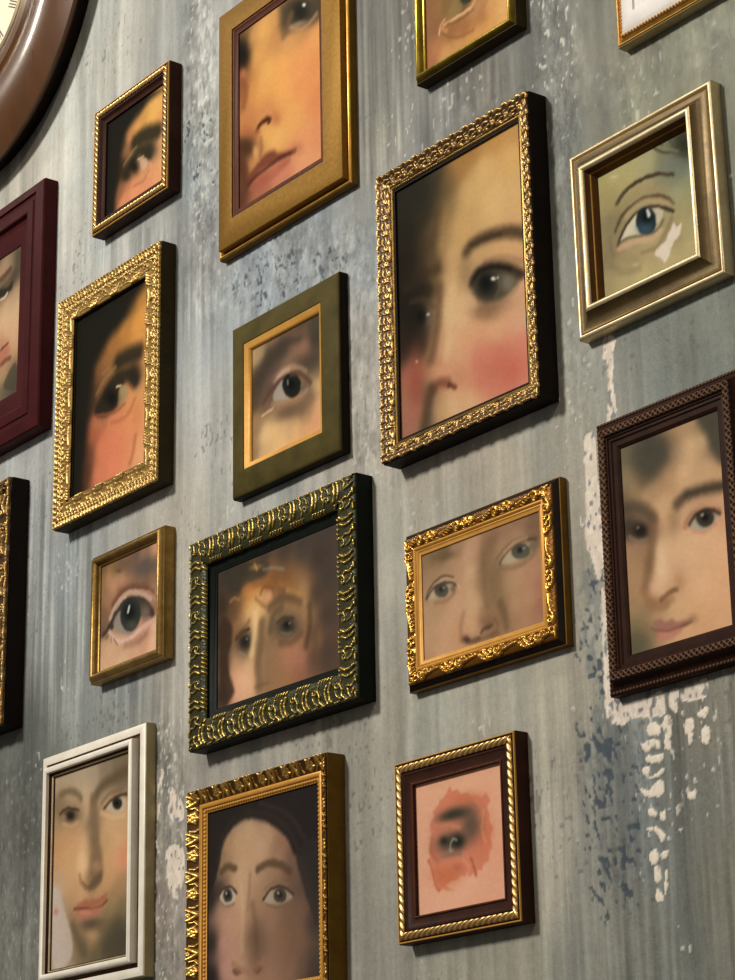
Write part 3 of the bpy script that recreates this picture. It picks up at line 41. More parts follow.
 'F15':{'c':[[-69.8,86.7,'a8947a'],[-64.1,65.4,'7d6c54'],[-65.7,47.7,'a08364'],[-62.4,27.1,'b88d64'],[-61.6,9.2,'c09468'],[-60.9,-8.5,'b79879'],[-67.2,-20.9,'c0b0a4'],[-66.1,-45.1,'b8a69a'],[-62.8,-67.2,'b3a297'],[-57.5,-85.0,'a89a8c'],[-44.1,-80.0,'9c8b78'],[-49.5,-57.9,'b09a88'],[-45.9,-36.7,'a58a6e'],[-36.4,-46.5,'8d7051'],[-26.4,-71.2,'7d684c'],[-26.8,-60.5,'957650'],[-42.2,-15.3,'c09a70'],[-32.6,-29.6,'b98f66'],[-46.3,82.8,'a8957a'],[-23.3,83.6,'ab987d'],[-0.6,82.0,'a3927a'],[21.7,82.7,'857560'],[47.9,87.1,'776852'],[52.5,77.6,'6c5d4a'],[-13.6,66.4,'b9a182'],[-13.0,48.6,'b99b78'],[-35.3,38.7,'b08a64'],[-30.1,22.5,'c4976c'],[-43.3,11.1,'c69a6d'],[-16.4,20.5,'d0a67a'],[-17.9,-1.1,'d9b084'],[-38.2,-2.7,'c89c70'],[-3.6,38.4,'7d6a52'],[3.6,22.0,'75624b'],[6.6,-0.1,'7a6349'],[2.6,-12.5,'7a6046'],[19.2,19.7,'bf9a70'],[32.1,28.7,'c39e74'],[45.6,11.6,'cba276'],[55.9,29.4,'c09a70'],[24.3,-2.5,'ca9d70'],[46.0,-5.5,'cf9a70'],[56.7,-2.7,'c98a66'],[29.1,-20.3,'c2966a'],[55.2,-27.9,'a0805a'],[16.4,-31.5,'b58c64'],[38.3,-38.5,'9a7c58'],[55.7,-49.0,'7a6a4e'],[47.6,-64.8,'5d5440'],[56.6,-84.5,'4a4535'],[26.2,-66.5,'8a7450'],[4.7,-74.7,'a88a60'],[31.0,-83.8,'554c3a'],[5.1,-85.3,'5f533f'],[-12.8,-79.1,'6d5c46'],[34.4,-50.6,'8f7854'],[-19.2,-27.0,'c59a70']],'p':[['L',10.69,'5d4d38',0.85,9.44,[(2.4,59.0),(13.3,67.4),(27.3,71.9),(60.3,76.3)]],['L',7.16,'6a583f',0.8,7.16,[(-58.9,74.3),(-43.7,75.2),(-29.7,70.1),(-21.7,63.7)]],['F','8c7355',0.45,11.08,[(-65.2,67.8),(-22.5,61.1),(-20.8,40.9),(-60.4,44.7)]],['G','5a4a3a',0.85,-42.2,52.2,0.0521,0.0021,-0.0215,-0.1404],['G','221b16',0.97,-40.8,50.6,0.1092,0.0044,-0.0274,-0.1798],['G','94846e',0.6,-53.3,51.2,0.2162,0.0092,-0.0567,-0.373],['L',2.59,'382b20',0.85,2.59,[(-60.9,55.0),(-47.6,58.8),(-25.8,53.7)]],['L',3.23,'bf9c76',0.6,3.87,[(-54.9,44.9),(-39.9,40.3),(-26.3,41.8)]],['F','b5a68e',0.9,3.72,[(25.4,46.6),(35.8,51.5),(52.3,52.4),(59.3,47.4),(56.9,39.2),(38.3,39.4)]],['E','28231e',0.96,2.77,44.1,48.3,0.1155,0.0031,-0.0267,-0.171],['G','0f0d0b',0.9,43.3,48.6,0.2561,0.0069,-0.0601,-0.3845],['L',3.11,'3a2e23',0.9,3.11,[(21.0,47.3),(32.2,52.5),(46.6,55.1),(60.8,54.1)]],['L',3.12,'786048',0.7,3.74,[(15.9,52.9),(30.3,59.8),(52.9,60.5)]],['L',4.36,'d3b08a',0.6,4.36,[(16.2,43.7),(36.2,36.3),(57.0,34.8)]],['F','7b644b',0.82,9.48,[(-3.2,65.8),(7.5,54.2),(13.0,20.6),(18.8,2.5),(19.4,-14.7),(3.8,-21.3),(0.5,-3.6),(0.5,22.5),(-4.7,45.1)]],['G','e0ba8e',0.65,-16.7,3.1,0.0931,0.0035,-0.0105,-0.0767],['F','634e3a',0.85,6.24,[(-16.9,-16.4),(-6.0,-20.4),(7.1,-14.2),(18.8,-11.5),(17.8,-21.4),(3.1,-26.3),(-7.6,-25.0)]],['G','b38a63',0.55,8.5,-4.7,0.1033,0.0034,-0.0242,-0.1785],['L',4.39,'876549',0.6,5.01,[(-21.6,-9.3),(-18.7,-16.2),(-10.4,-22.7)]],['F','9c5f48',0.85,6.25,[(-29.5,-39.1),(-14.4,-33.6),(-1.1,-34.8),(13.0,-35.3),(27.8,-32.5),(25.4,-39.4),(3.6,-42.7),(-18.6,-42.6)]],['L',2.5,'6a3a2d',0.9,2.19,[(-30.3,-39.8),(-9.7,-41.7),(3.7,-44.0),(21.1,-42.7),(28.8,-39.0)]],['F','ae6e59',0.8,6.24,[(-27.6,-41.9),(-7.4,-43.3),(21.2,-44.0),(15.3,-50.9),(-2.2,-53.1),(-20.5,-49.6)]],['L',3.72,'c78a72',0.45,3.72,[(-17.6,-44.8),(-0.6,-47.7)]],['G','54453a',0.85,0.6,-57.7,0.049,0.0221,-0.0024,-0.1765],['G','c79c70',0.55,6.7,-69.6,0.0675,0.0023,-0.0242,-0.2151],['L',10.6,'5d5140',0.7,10.6,[(-32.4,-55.5),(-22.0,-69.6),(-10.4,-83.6)]],['G','474134',0.85,48.0,-79.5,0.0265,0.0007,-0.0048,-0.0439],['F','bdafa3',0.75,5.76,[(-70.5,-20.5),(-59.4,-19.7),(-46.6,-40.9),(-31.7,-72.8),(-40.1,-89.0),(-67.4,-88.3)]],['G','bd6a5a',0.7,-64.2,-37.9,0.2173,0.0098,-0.0345,-0.2864],['G','cf8a66',0.5,56.7,-2.7,0.1304,0.0033,-0.0131,-0.0943]],'s':10.3},
 'F16':{'c':[[-76.2,73.2,'24242a'],[-75.9,39.4,'1e1d20'],[-77.2,2.4,'1c1a1a'],[-75.3,-34.5,'221e1c'],[-75.0,-63.5,'1f1c1a'],[-59.4,70.6,'2b2b33'],[-36.3,76.4,'33333f'],[-3.9,75.0,'3a3a4a'],[27.8,73.7,'3c3b4d'],[52.6,73.3,'36364a'],[70.9,74.0,'2e2f3a'],[70.5,45.5,'2f2f3c'],[64.2,28.7,'2e2c33'],[72.8,1.1,'2b292e'],[72.3,-33.7,'35302f'],[68.9,-67.7,'3e3531'],[71.7,-78.3,'3a332f'],[-33.0,62.9,'b0906f'],[-20.0,53.5,'bd9a78'],[-36.2,46.7,'ba9675'],[5.6,47.9,'b08c6d'],[-52.6,47.2,'a5835f'],[27.5,37.5,'8d6c54'],[42.8,22.8,'6f5544'],[-4.0,36.6,'bb977a'],[-26.4,28.8,'ba9675'],[21.2,22.2,'9c7a60'],[-62.5,30.1,'9a7a5e'],[-32.9,15.1,'bf9c7c'],[-31.2,-3.3,'bf9a7a'],[-29.6,-25.2,'bb9374'],[-28.0,-43.3,'b98f72'],[-52.3,-18.9,'b98e74'],[-58.8,-36.3,'b7897a'],[-55.4,-58.3,'b5887a'],[-62.2,-6.8,'a98670'],[-13.6,-12.7,'9a7a60'],[-10.5,-34.6,'8d6d56'],[-7.4,-56.2,'8f6e57'],[14.6,-26.8,'a47f64'],[26.9,-42.4,'a3795d'],[42.3,-30.1,'8f6c54'],[51.5,-20.7,'7d5f4b'],[48.2,-48.2,'8f6a53'],[38.9,-64.6,'94705a'],[14.4,-62.0,'9a7660'],[57.0,-66.5,'6d5446'],[-36.0,-56.8,'b08a70'],[57.7,-7.5,'5a473c'],[45.7,8.2,'6d5446'],[-67.3,8.6,'3a302a']],'p':[['F','26211f',0.95,5.59,[(-86.4,82.3),(-26.5,82.3),(34.1,79.9),(78.5,78.1),(77.8,30.2),(48.9,22.0),(33.7,40.2),(5.6,57.0),(-20.0,63.7),(-42.8,60.6),(-59.3,48.2),(-67.4,25.2),(-82.3,10.5)]],['L',3.43,'3a302a',0.35,4.41,[(-23.2,70.6),(8.8,63.9),(36.9,46.9),(52.0,25.1)]],['L',2.48,'382e28',0.3,3.47,[(-42.8,69.0),(-59.3,55.6),(-69.2,34.7)]],['L',3.4,'40352e',0.35,4.37,[(-3.9,75.0),(37.0,59.5),(61.3,34.4)]],['F','2c2827',0.9,5.12,[(49.0,25.5),(79.3,30.0),(78.2,-34.4),(69.5,-26.4),(57.7,-4.0)]],['L',6.44,'55432f',0.85,4.95,[(-62.4,24.5),(-52.5,27.8),(-41.0,24.4)]],['L',6.72,'54422f',0.85,4.8,[(-7.2,18.9),(8.6,22.2),(27.4,17.8),(39.6,10.8)]],['L',4.34,'8d6e56',0.6,4.34,[(-18.4,16.8),(-20.0,2.5),(-21.6,-11.8)]],['F','b5a897',0.92,2.22,[(-64.9,2.7),(-59.0,8.4),(-47.5,8.8),(-39.3,3.2),(-42.6,-3.7),(-55.7,-4.3)]],['E','3a342c',0.96,1.96,-52.4,3.0,0.1389,0.0007,-0.0217,-0.1709],['E','151312',0.95,1.47,-52.4,3.4,0.3051,0.0015,-0.0496,-0.3904],['L',1.23,'dcd8cc',0.9,0.98,[(-55.1,5.5),(-53.4,4.6)]],['L',2.72,'40332a',0.95,1.73,[(-66.3,3.8),(-59.0,9.3),(-47.5,9.7),(-38.7,3.4)]],['L',2.46,'8a6a55',0.8,1.97,[(-63.9,-2.0),(-54.0,-6.3),(-42.6,-5.2)]],['F','b0a28f',0.92,2.13,[(2.2,-7.5),(11.7,-1.2),(27.2,-0.9),(42.5,-8.2),(39.4,-12.2),(24.0,-13.8),(10.1,-11.7)]],['E','38322b',0.96,1.87,24.7,-6.8,0.1081,-0.0008,-0.021,-0.1658],['E','141312',0.95,1.41,24.7,-6.4,0.2489,-0.0018,-0.0477,-0.3755],['L',1.17,'d8d3c7',0.9,0.94,[(21.6,-4.3),(23.5,-5.2)]],['L',2.85,'3d3028',0.95,1.9,[(0.7,-7.3),(11.0,-0.6),(27.2,0.3),(44.0,-8.4)]],['L',2.37,'876650',0.8,1.89,[(5.4,-11.5),(22.5,-16.8),(39.4,-13.9)]],['L',2.85,'8a6a52',0.7,2.14,[(2.3,1.4),(17.9,5.1),(36.5,0.6)]],['L',6.22,'7f6049',0.6,5.75,[(-15.2,-8.9),(-10.5,-27.4),(-8.9,-47.2)]],['L',5.82,'c5a382',0.6,4.36,[(-31.3,7.6),(-29.6,-18.0),(-31.2,-44.8)]],['G','5a473a',0.5,39.2,-40.2,0.0257,-0.0002,-0.0025,-0.0222],['G','4a3a30',0.5,-12.1,-41.5,0.0531,-0.0001,-0.0052,-0.047],['F','6a4a3c',0.9,3.37,[(-45.6,-62.0),(-39.2,-60.0),(-31.1,-64.4),(-39.2,-66.3)]],['F','5f4437',0.9,3.31,[(-15.2,-64.2),(-7.4,-60.6),(-1.1,-63.9),(-7.4,-67.7)]],['L',5.77,'926b56',0.6,4.33,[(-44.0,-55.9),(-31.1,-62.6),(-13.7,-64.4),(2.0,-57.2)]]],'s':10.9},
 'F17':{'c':[[-51.1,47.4,'dba587'],[-51.2,19.7,'d8a284'],[-51.3,-7.7,'d8a384'],[-51.7,-41.6,'dba689'],[-50.9,-48.4,'dba689'],[-22.5,52.4,'d9a484'],[10.6,50.9,'daa685'],[42.9,49.5,'dba585'],[46.1,31.5,'dba486'],[48.7,4.5,'daa384'],[49.2,-21.8,'d99e80'],[48.8,-45.2,'dba486'],[16.1,-46.2,'dba385'],[-16.4,-47.4,'dda78a'],[5.9,-35.7,'dfa98c'],[37.6,-39.9,'daa183'],[-41.8,-22.6,'d9a284']],'p':[['F','c9775a',0.82,1.74,[(-10.7,42.9),(-7.5,39.6),(-0.9,39.2),(2.8,35.2),(9.8,35.0),(14.4,31.3),(20.4,31.0),(26.8,29.0),(31.6,30.9),(36.7,24.4),(33.1,20.3),(35.3,14.6),(34.2,9.4),(38.5,3.4),(35.2,-2.7),(36.7,-9.5),(32.8,-14.2),(32.1,-19.4),(25.9,-22.5),(23.6,-26.7),(19.8,-25.6),(18.0,-30.4),(14.6,-27.6),(10.2,-28.8),(6.9,-25.5),(4.2,-27.5),(0.4,-27.0),(-4.5,-28.7),(-12.9,-29.8),(-18.2,-31.4),(-14.4,-34.3),(-9.7,-36.0),(-18.0,-35.4),(-22.3,-34.3),(-27.7,-35.5),(-31.8,-29.3),(-33.0,-25.1),(-36.7,-19.5),(-35.2,-15.4),(-40.8,-10.8),(-36.6,-7.0),(-38.1,-1.4),(-34.5,7.6),(-36.3,17.5),(-30.2,23.4),(-31.8,27.1),(-25.3,30.8),(-23.4,34.4),(-17.5,36.4)]],['G','c0684a',0.5,9.5,30.7,0.0434,0.0095,-0.0093,-0.1832],['G','c26a4c',0.5,27.3,1.1,0.0785,-0.0045,-0.0086,-0.058],['G','b9663f',0.6,-17.4,-24.5,0.0509,-0.0026,-0.0169,-0.1245],['L',2.36,'dc9474',0.7,2.02,[(28.3,18.3),(25.4,5.4),(29.5,-5.8)]],['L',2.04,'d88a66',0.6,1.7,[(20.2,27.4),(26.2,18.4),(19.8,11.6)]],['L',2.03,'dc9474',0.6,1.7,[(2.7,-15.3),(8.9,-21.5),(6.4,-27.8)]],['G','403e34',0.85,-5.2,20.9,0.0472,0.0182,0.0033,-0.1558],['G','47443a',0.8,13.2,9.9,0.0775,-0.0043,-0.0114,-0.0747],['G','2c2e27',0.7,-8.5,20.3,0.0588,0.0227,0.0051,-0.2385],['G','b5745a',0.55,-18.8,14.1,0.0516,0.0258,0.0189,-0.2691],['G','45433a',0.92,-10.7,0.1,0.0468,0.0233,0.0081,-0.1071],['G','1f231c',0.95,-3.0,-0.4,0.1147,-0.006,-0.0237,-0.1618],['G','262822',0.9,-19.4,2.4,0.1739,-0.0087,-0.0387,-0.2638],['L',1.37,'a09d8c',0.8,1.03,[(-12.4,-4.0),(-11.3,0.1),(-8.1,2.4),(-3.9,0.4)]],['G','9a9683',0.8,-11.7,-6.3,0.3252,-0.0167,-0.0762,-0.5306],['L',3.1,'7d6a58',0.6,2.76,[(-22.9,-9.3),(-12.3,-9.4),(0.4,-10.3)]],['L',2.06,'93604c',0.7,1.71,[(-13.4,-9.3),(-5.2,-9.1)]],['L',4.53,'a0604a',0.6,4.18,[(-34.6,6.3),(-34.2,-4.7),(-27.4,-11.7)]],['L',2.36,'9a4f38',0.7,1.86,[(11.4,-15.2),(14.8,-22.3),(16.6,-29.2)]],['L',1.57,'a5553c',0.6,1.39,[(-38.9,-9.4),(-34.9,-18.1),(-31.0,-30.8),(-25.7,-34.8)]],['L',2.43,'c98a68',0.5,2.43,[(-22.1,14.6),(-11.1,13.6),(-0.3,9.3)]],['G','a55c40',0.5,-4.0,-19.7,0.1533,-0.0081,-0.0398,-0.288]],'s':7.8},
 'F18':{'c':[[0,0,'6a5238'],[60,0,'3a2c20'],[60,60,'2a2118'],[40,-60,'8a6748']],'s':20,'p':[]},
},
'clock':{'x':-0.681,'z':2.907,'ro':239.4,'ri':99,'d':30},
'wall':{
 'c':[[-411,2758,'a3a5a0'],[-471,2737,'a9aaa4'],[-532,2679,'b3b3ac'],[-617,2640,'a6a49c'],[-276,2695,'8a8d8c'],[-257,2596,'989c9b'],[-256,2509,'848a8c'],[-264,2448,'7d8082'],[-346,2489,'9a9d9c'],[-462,2499,'a5a8a6'],[-525,2534,'b0b2ae'],[-500,2444,'aeb0ac'],[-534,2299,'a4a8a8'],[-552,2238,'93989a'],[-507,2142,'8e9496'],[-483,2044,'878c8c'],[-538,1984,'5f6260'],[-565,1928,'565854'],[-570,1849,'666864'],[-557,1789,'70716c'],[-407,2019,'7f8484'],[-286,2149,'a09d96'],[-285,2052,'9b9a94'],[-308,1906,'83827c'],[-306,1815,'8f8882'],[-330,1765,'8a857e'],[-246,2347,'9ba0a2'],[-228,2241,'a3a6a5'],[-244,2157,'a6a49c'],[-154,2397,'8d959c'],[-61,2382,'7e858b'],[11,2326,'8c9296'],[2,2264,'9b9b97'],[7,2180,'a09c94'],[-92,2334,'858d94'],[72,2108,'9e998e'],[172,2105,'a29c90'],[288,2127,'8a8d88'],[46,2535,'66655f'],[30,2473,'73726b'],[111,2419,'6f7170'],[165,2442,'66655f'],[35,2412,'8b8b84'],[246,2434,'5f625f'],[259,2357,'5d605c'],[296,2393,'7d7d72'],[358,2331,'83836f'],[413,2357,'80806f'],[441,2320,'7b7b6c'],[248,2291,'71746f'],[249,2206,'7f827d'],[254,2106,'8d8d84'],[291,2159,'7f837f'],[344,2149,'6f7671'],[393,2124,'6a6f69'],[261,2055,'989488'],[259,1947,'9a978c'],[239,1891,'9c998c'],[224,1820,'97948a'],[203,1750,'9a978c'],[125,1898,'9f9c90'],[89,1913,'98978d'],[24,2052,'a3a096'],[21,1968,'9d9a91'],[12,1887,'908f87'],[-4,1808,'8a8a82'],[-6,1737,'86867f'],[288,1838,'6d7272'],[304,1778,'676c6c'],[265,1799,'7b7e7b'],[259,1722,'82837c'],[319,1714,'6a6c67'],[369,1851,'706f66'],[374,1795,'6b6a62'],[377,1727,'6d6d64'],[346,1691,'666963'],[277,1692,'757973'],[116,1716,'87867c'],[194,1701,'8d8c81']],
 'scuff':[[0.9,30.0,[(-285,2722),(-231,2696),(-229,2424),(-264,2427),(-283,2552)]],[0.8,40.0,[(230,2478),(288,2450),(274,2324),(251,2239),(241,2364)]],[0.5,40.0,[(-291,2479),(-229,2445),(-204,2353),(-272,2367)]],[0.7,30.0,[(-334,1967),(-275,1947),(-280,1742),(-330,1747)]],[0.6,40.0,[(-187,2419),(12,2364),(23,2257),(-47,2319),(-187,2338)]],[0.5,30.0,[(-32,2313),(24,2284),(19,2132),(-22,2143)]],[0.5,40.0,[(-619,1977),(-528,1982),(-494,1878),(-527,1767),(-606,1775)]],[0.4,30.0,[(224,2189),(280,2170),(275,2099),(242,2101)]],[0.5,30.0,[(112,2437),(164,2433),(188,2396),(110,2391)]],[0.5,40.0,[(307,2388),(450,2373),(446,2326),(390,2334),(303,2338)]]],
 'blue':[[0.9,26.0,[(281,2019),(291,1986),(283,1882),(270,1870),(258,1932),(270,1991)]],[0.9,30.0,[(255,1881),(292,1881),(293,1837),(266,1813),(252,1837)]],[0.6,40.0,[(257,1843),(309,1834),(301,1737),(261,1742)]],[0.5,30.0,[(268,1991),(248,1935),(262,1902),(274,1929)]],[0.4,30.0,[(-187,2388),(-31,2361),(-47,2328),(-171,2342)]],[0.3,30.0,[(-293,2590),(-230,2563),(-238,2480),(-282,2498)]]],
 'cream':[[1.0,5.0,[(295,2161),(307,2155),(305,2146),(302,2123),(304,2098),(297,2089),(291,2091),(294,2109),(294,2133),(291,2144)]],[1.0,6.0,[(266,2088),(279,2088),(280,2058),(283,2018),(283,1988),(275,1974),(268,1994),(262,2008),(266,2054)]],[0.9,5.0,[(277,1970),(283,1957),(285,1927),(285,1882),(276,1869),(274,1892),(274,1929)]],[1.0,5.0,[(273,1885),(283,1881),(312,1877),(334,1880),(335,1862),(316,1863),(303,1864),(292,1862),(280,1867)]],[1.0,5.0,[(340,1878),(350,1878),(347,1861),(339,1867)]],[1.0,5.0,[(354,1877),(377,1879),(376,1866),(361,1866),(351,1869)]],[0.9,6.0,[(-306,1915),(-296,1917),(-278,1898),(-279,1882),(-302,1889)]],[0.9,6.0,[(-307,1860),(-279,1861),(-275,1829),(-288,1813),(-303,1824)]],[0.8,5.0,[(-325,1937),(-310,1932),(-319,1890),(-324,1895)]]],
 'fleck':[[0.9,8.0,[(-283,1911),(-273,1900),(-279,1847),(-289,1858)]],[0.9,26.0,[(230,2478),(283,2453),(269,2335),(234,2349)]],[0.8,24.0,[(-283,2721),(-232,2697),(-234,2447),(-273,2451)]],[0.9,20.0,[(-335,1976),(-280,1952),(-284,1742),(-326,1746)]],[0.6,20.0,[(-465,2674),(-447,2643),(-485,2565),(-507,2585)]],[0.9,10.0,[(-340,2198),(-308,2194),(-313,2175),(-339,2182)]],[0.7,12.0,[(-504,2079),(-465,2071),(-463,2030),(-501,2028)]],[0.6,24.0,[(30,2473),(98,2434),(83,2384),(35,2403)]],[0.7,20.0,[(231,2195),(286,2096),(268,1991),(240,2077)]],[0.9,10.0,[(335,1719),(349,1711),(346,1691),(333,1699)]],[0.6,20.0,[(-255,2455),(-171,2393),(-187,2338),(-246,2358)]],[0.8,16.0,[(311,1863),(389,1862),(383,1794),(302,1751)]]],
 'flake':[[1.0,5.0,[(318,1857),(327,1858),(330,1849),(318,1850)]],[1.0,5.0,[(334,1860),(341,1859),(340,1846),(334,1846)]],[1.0,5.0,[(334,1845),(339,1842),(338,1837),(333,1839)]],[1.0,5.0,[(311,1845),(320,1847),(328,1845),(329,1839),(321,1840),(313,1840)]],[1.0,5.0,[(313,1835),(330,1835),(329,1830),(319,1830)]],[1.0,5.0,[(310,1828),(317,1828),(316,1822),(319,1821),(331,1825),(330,1821),(319,1819),(312,1823)]],[1.0,5.0,[(307,1815),(315,1812),(324,1817),(330,1815),(328,1806),(311,1808)]],[1.0,5.0,[(314,1799),(320,1797),(322,1793),(314,1794)]],[1.0,5.0,[(325,1795),(331,1795),(329,1788),(325,1791)]],[1.0,5.0,[(312,1786),(323,1784),(328,1778),(325,1774),(321,1781),(312,1784)]],[1.0,5.0,[(312,1767),(319,1770),(321,1762),(315,1760)]],[1.0,5.0,[(325,1767),(331,1767),(329,1764),(325,1763)]],[1.0,5.0,[(317,1758),(321,1757),(323,1749),(317,1748)]],[1.0,5.0,[(326,1753),(329,1754),(328,1748),(326,1748)]],[1.0,5.0,[(325,1746),(329,1745),(327,1739),(325,1739)]],[1.0,5.0,[(318,1743),(324,1735),(317,1735)]],[1.0,5.0,[(355,1854),(362,1853),(361,1845),(354,1845)]],[1.0,5.0,[(356,1845),(361,1844),(359,1837),(356,1837)]],[1.0,5.0,[(370,1846),(377,1844),(375,1835),(369,1836)]],[1.0,5.0,[(367,1857),(377,1859),(374,1853),(368,1854)]],[1.0,5.0,[(353,1803),(360,1804),(359,1799),(353,1800)]]],
 'streak':[[1.0,20.0,[(1,2586),(78,2550),(74,2435),(21,2401),(-4,2413)]],[0.9,20.0,[(79,2452),(165,2444),(221,2436),(219,2400),(150,2412),(83,2402)]],[0.7,40.0,[(270,1870),(403,1859),(386,1674),(257,1687)]],[0.7,30.0,[(-596,2283),(-450,2191),(-449,2047),(-500,2007),(-580,2012)]],[0.5,30.0,[(206,1898),(270,1870),(247,1688),(194,1694)]],[0.6,30.0,[(-426,2033),(-276,2050),(-275,1956),(-335,1986)]],[0.5,30.0,[(-525,2534),(-255,2455),(-220,2339),(-289,2362)]]],
},
'camera':{'f':2330.4,'loc':[1.47,-1.14,1.5],'fw':[-0.749427,0.581869,0.315892],'rt':[0.608539,0.793329,-0.017595],'up':[0.260845,-0.179046,0.948632]},
}

# ------------------------------------------------------------------ helpers
def lin(hx):
    c = np.array([int(hx[i:i+2], 16) for i in (0, 2, 4)], float) / 255
    return np.where(c <= .04045, c / 12.92, ((c + .055) / 1.055) ** 2.4)

def sstep(a, b, x):
    t = np.clip((x - a) / (b - a + 1e-12), 0, 1)
    return t * t * (3 - 2 * t)

_lat = {}
def vnoise(x, y, seed):
    """smooth value noise in 0..1, lattice spacing 1"""
    if seed not in _lat:
        _lat[seed] = np.random.default_rng(seed).random((256, 256))
    L = _lat[seed]
    xi = np.floor(x).astype(int); yi = np.floor(y).astype(int)
    fx = x - xi; fy = y - yi
    fx = fx * fx * (3 - 2 * fx); fy = fy * fy * (3 - 2 * fy)
    a = L[xi & 255, yi & 255]; b = L[(xi + 1) & 255, yi & 255]
    c = L[xi & 255, (yi + 1) & 255]; d = L[(xi + 1) & 255, (yi + 1) & 255]
    return (a * (1 - fx) + b * fx) * (1 - fy) + (c * (1 - fx) + d * fx) * fy

def fbm(x, y, seed, octv=4):
    s = 0; a = .5; n = 0
    for k in range(octv):
        s = s + a * vnoise(x * 2 ** k + 17.3 * k, y * 2 ** k + 5.1 * k, seed + k); n += a; a *= .5
    return s / n

def link(name, me, parent=None):
    o = bpy.data.objects.new(name, me); C.objects.link(o)
    if parent: o.parent = parent
    return o

def mesh_np(name, V, F, mat, parent=None, smooth=False, sharp=None):
    V = np.asarray(V, np.float32)
    me = bpy.data.meshes.new(name)
    if isinstance(F, np.ndarray):
        n = len(F); k = F.shape[1]
        me.vertices.add(len(V)); me.vertices.foreach_set('co', V.ravel())
        me.loops.add(n * k); me.loops.foreach_set('vertex_index', F.astype(np.int32).ravel())
        me.polygons.add(n); me.polygons.foreach_set('loop_start', np.arange(0, n * k, k, dtype=np.int32))
    else:
        me.from_pydata([tuple(map(float, v)) for v in V], [], F)
    me.update(calc_edges=True); me.validate()
    if smooth:
        me.polygons.foreach_set('use_smooth', np.ones(len(me.polygons), bool))
        if sharp: me.set_sharp_from_angle(angle=R(sharp))
    me.materials.append(mat)
    return link(name, me, parent)

def set_color(o, name, col):
    a = o.data.color_attributes.new(name, 'FLOAT_COLOR', 'POINT')
    c = np.ones((len(col), 4), np.float32); c[:, :3] = col
    a.data.foreach_set('color', c.ravel())

def set_float(o, name, val):
    a = o.data.attributes.new(name, 'FLOAT', 'POINT')
    a.data.foreach_set('value', np.asarray(val, np.float32))

# ------------------------------------------------------------------ materials
def mat_new(name):
    m = bpy.data.materials.new(name); m.use_nodes = True
    nt = m.node_tree; b = nt.nodes['Principled BSDF']
    return m, nt, b

def N(nt, typ, **kw):
    n = nt.nodes.new(typ)
    for k, v in kw.items(): setattr(n, k, v)
    return n

def noise_node(nt, scale, detail=4, rough=.6, stretch=None):
    tc = N(nt, 'ShaderNodeTexCoord'); mp = N(nt, 'ShaderNodeMapping')
    nt.links.new(tc.outputs['Object'], mp.inputs['Vector'])
    if stretch: mp.inputs['Scale'].default_value = stretch
    n = N(nt, 'ShaderNodeTexNoise'); n.inputs['Scale'].default_value = scale
    n.inputs['Detail'].default_value = detail; n.inputs['Roughness'].default_value = rough
    nt.links.new(mp.outputs['Vector'], n.inputs['Vector'])
    return n

def ramp(nt, src, stops):
    r = N(nt, 'ShaderNodeValToRGB'); e = r.color_ramp.elements
    while len(e) > 1: e.remove(e[0])
    e[0].position = stops[0][0]; e[0].color = (*lin(stops[0][1]), 1)
    for p, c in stops[1:]:
        k = e.new(p); k.color = (*lin(c), 1)
    nt.links.new(src, r.inputs['Fac'])
    return r

def finish(name, c1, c2, metal=0., rough=.4, scale=60, bump=.08, coat=0., stretch=None, spec=.5):
    """painted / gilded / stained finish with a mottled two tone noise and a little bump"""
    m, nt, b = mat_new(name)
    n = noise_node(nt, scale, 5, .65, stretch)
    r = ramp(nt, n.outputs['Fac'], [(.3, c1), (.7, c2)])
    nt.links.new(r.outputs['Color'], b.inputs['Base Color'])
    b.inputs['Metallic'].default_value = metal
    b.inputs['Specular IOR Level'].default_value = spec
    n2 = noise_node(nt, scale * 5, 3, .6, stretch)
    mr = N(nt, 'ShaderNodeMapRange'); mr.inputs['To Min'].default_value = rough - .08; mr.inputs['To Max'].default_value = rough + .1
    nt.links.new(n2.outputs['Fac'], mr.inputs['Value']); nt.links.new(mr.outputs['Result'], b.inputs['Roughness'])
    bp = N(nt, 'ShaderNodeBump'); bp.inputs['Strength'].default_value = bump; bp.inputs['Distance'].default_value = .002
    nt.links.new(n2.outputs['Fac'], bp.inputs['Height']); nt.links.new(bp.outputs['Normal'], b.inputs['Normal'])
    b.inputs['Coat Weight'].default_value = coat; b.inputs['Coat Roughness'].default_value = .12
    return m

def gilded(name, low, high, p0=.25, p1=.55, rough=.34, low_metal=.2, high_metal=1.):
    """antique gilding: gold rubbed onto the raised carving over a darker ground"""
    m, nt, b = mat_new(name)
    at = N(nt, 'ShaderNodeAttribute'); at.attribute_name = 'carving'
    n = noise_node(nt, 260, 4, .7)
    ad = N(nt, 'ShaderNodeMath', operation='MULTIPLY_ADD'); ad.inputs[1].default_value = .5
    sb = N(nt, 'ShaderNodeMath', operation='SUBTRACT'); sb.inputs[1].default_value = .25
    nt.links.new(n.outputs['Fac'], ad.inputs[0]); nt.links.new(at.outputs['Fac'], ad.inputs[2])
    nt.links.new(ad.outputs[0], sb.inputs[0])
    r = ramp(nt, sb.outputs[0], [(p0, low), (p1, high)])
    nt.links.new(r.outputs['Color'], b.inputs['Base Color'])
    mr = N(nt, 'ShaderNodeMapRange'); mr.inputs['From Min'].default_value = p0; mr.inputs['From Max'].default_value = p1
    mr.inputs['To Min'].default_value = low_metal; mr.inputs['To Max'].default_value = high_metal
    nt.links.new(sb.outputs[0], mr.inputs['Value']); nt.links.new(mr.outputs['Result'], b.inputs['Metallic'])
    b.inputs['Roughness'].default_value = rough; b.inputs['Specular IOR Level'].default_value = .2
    return m

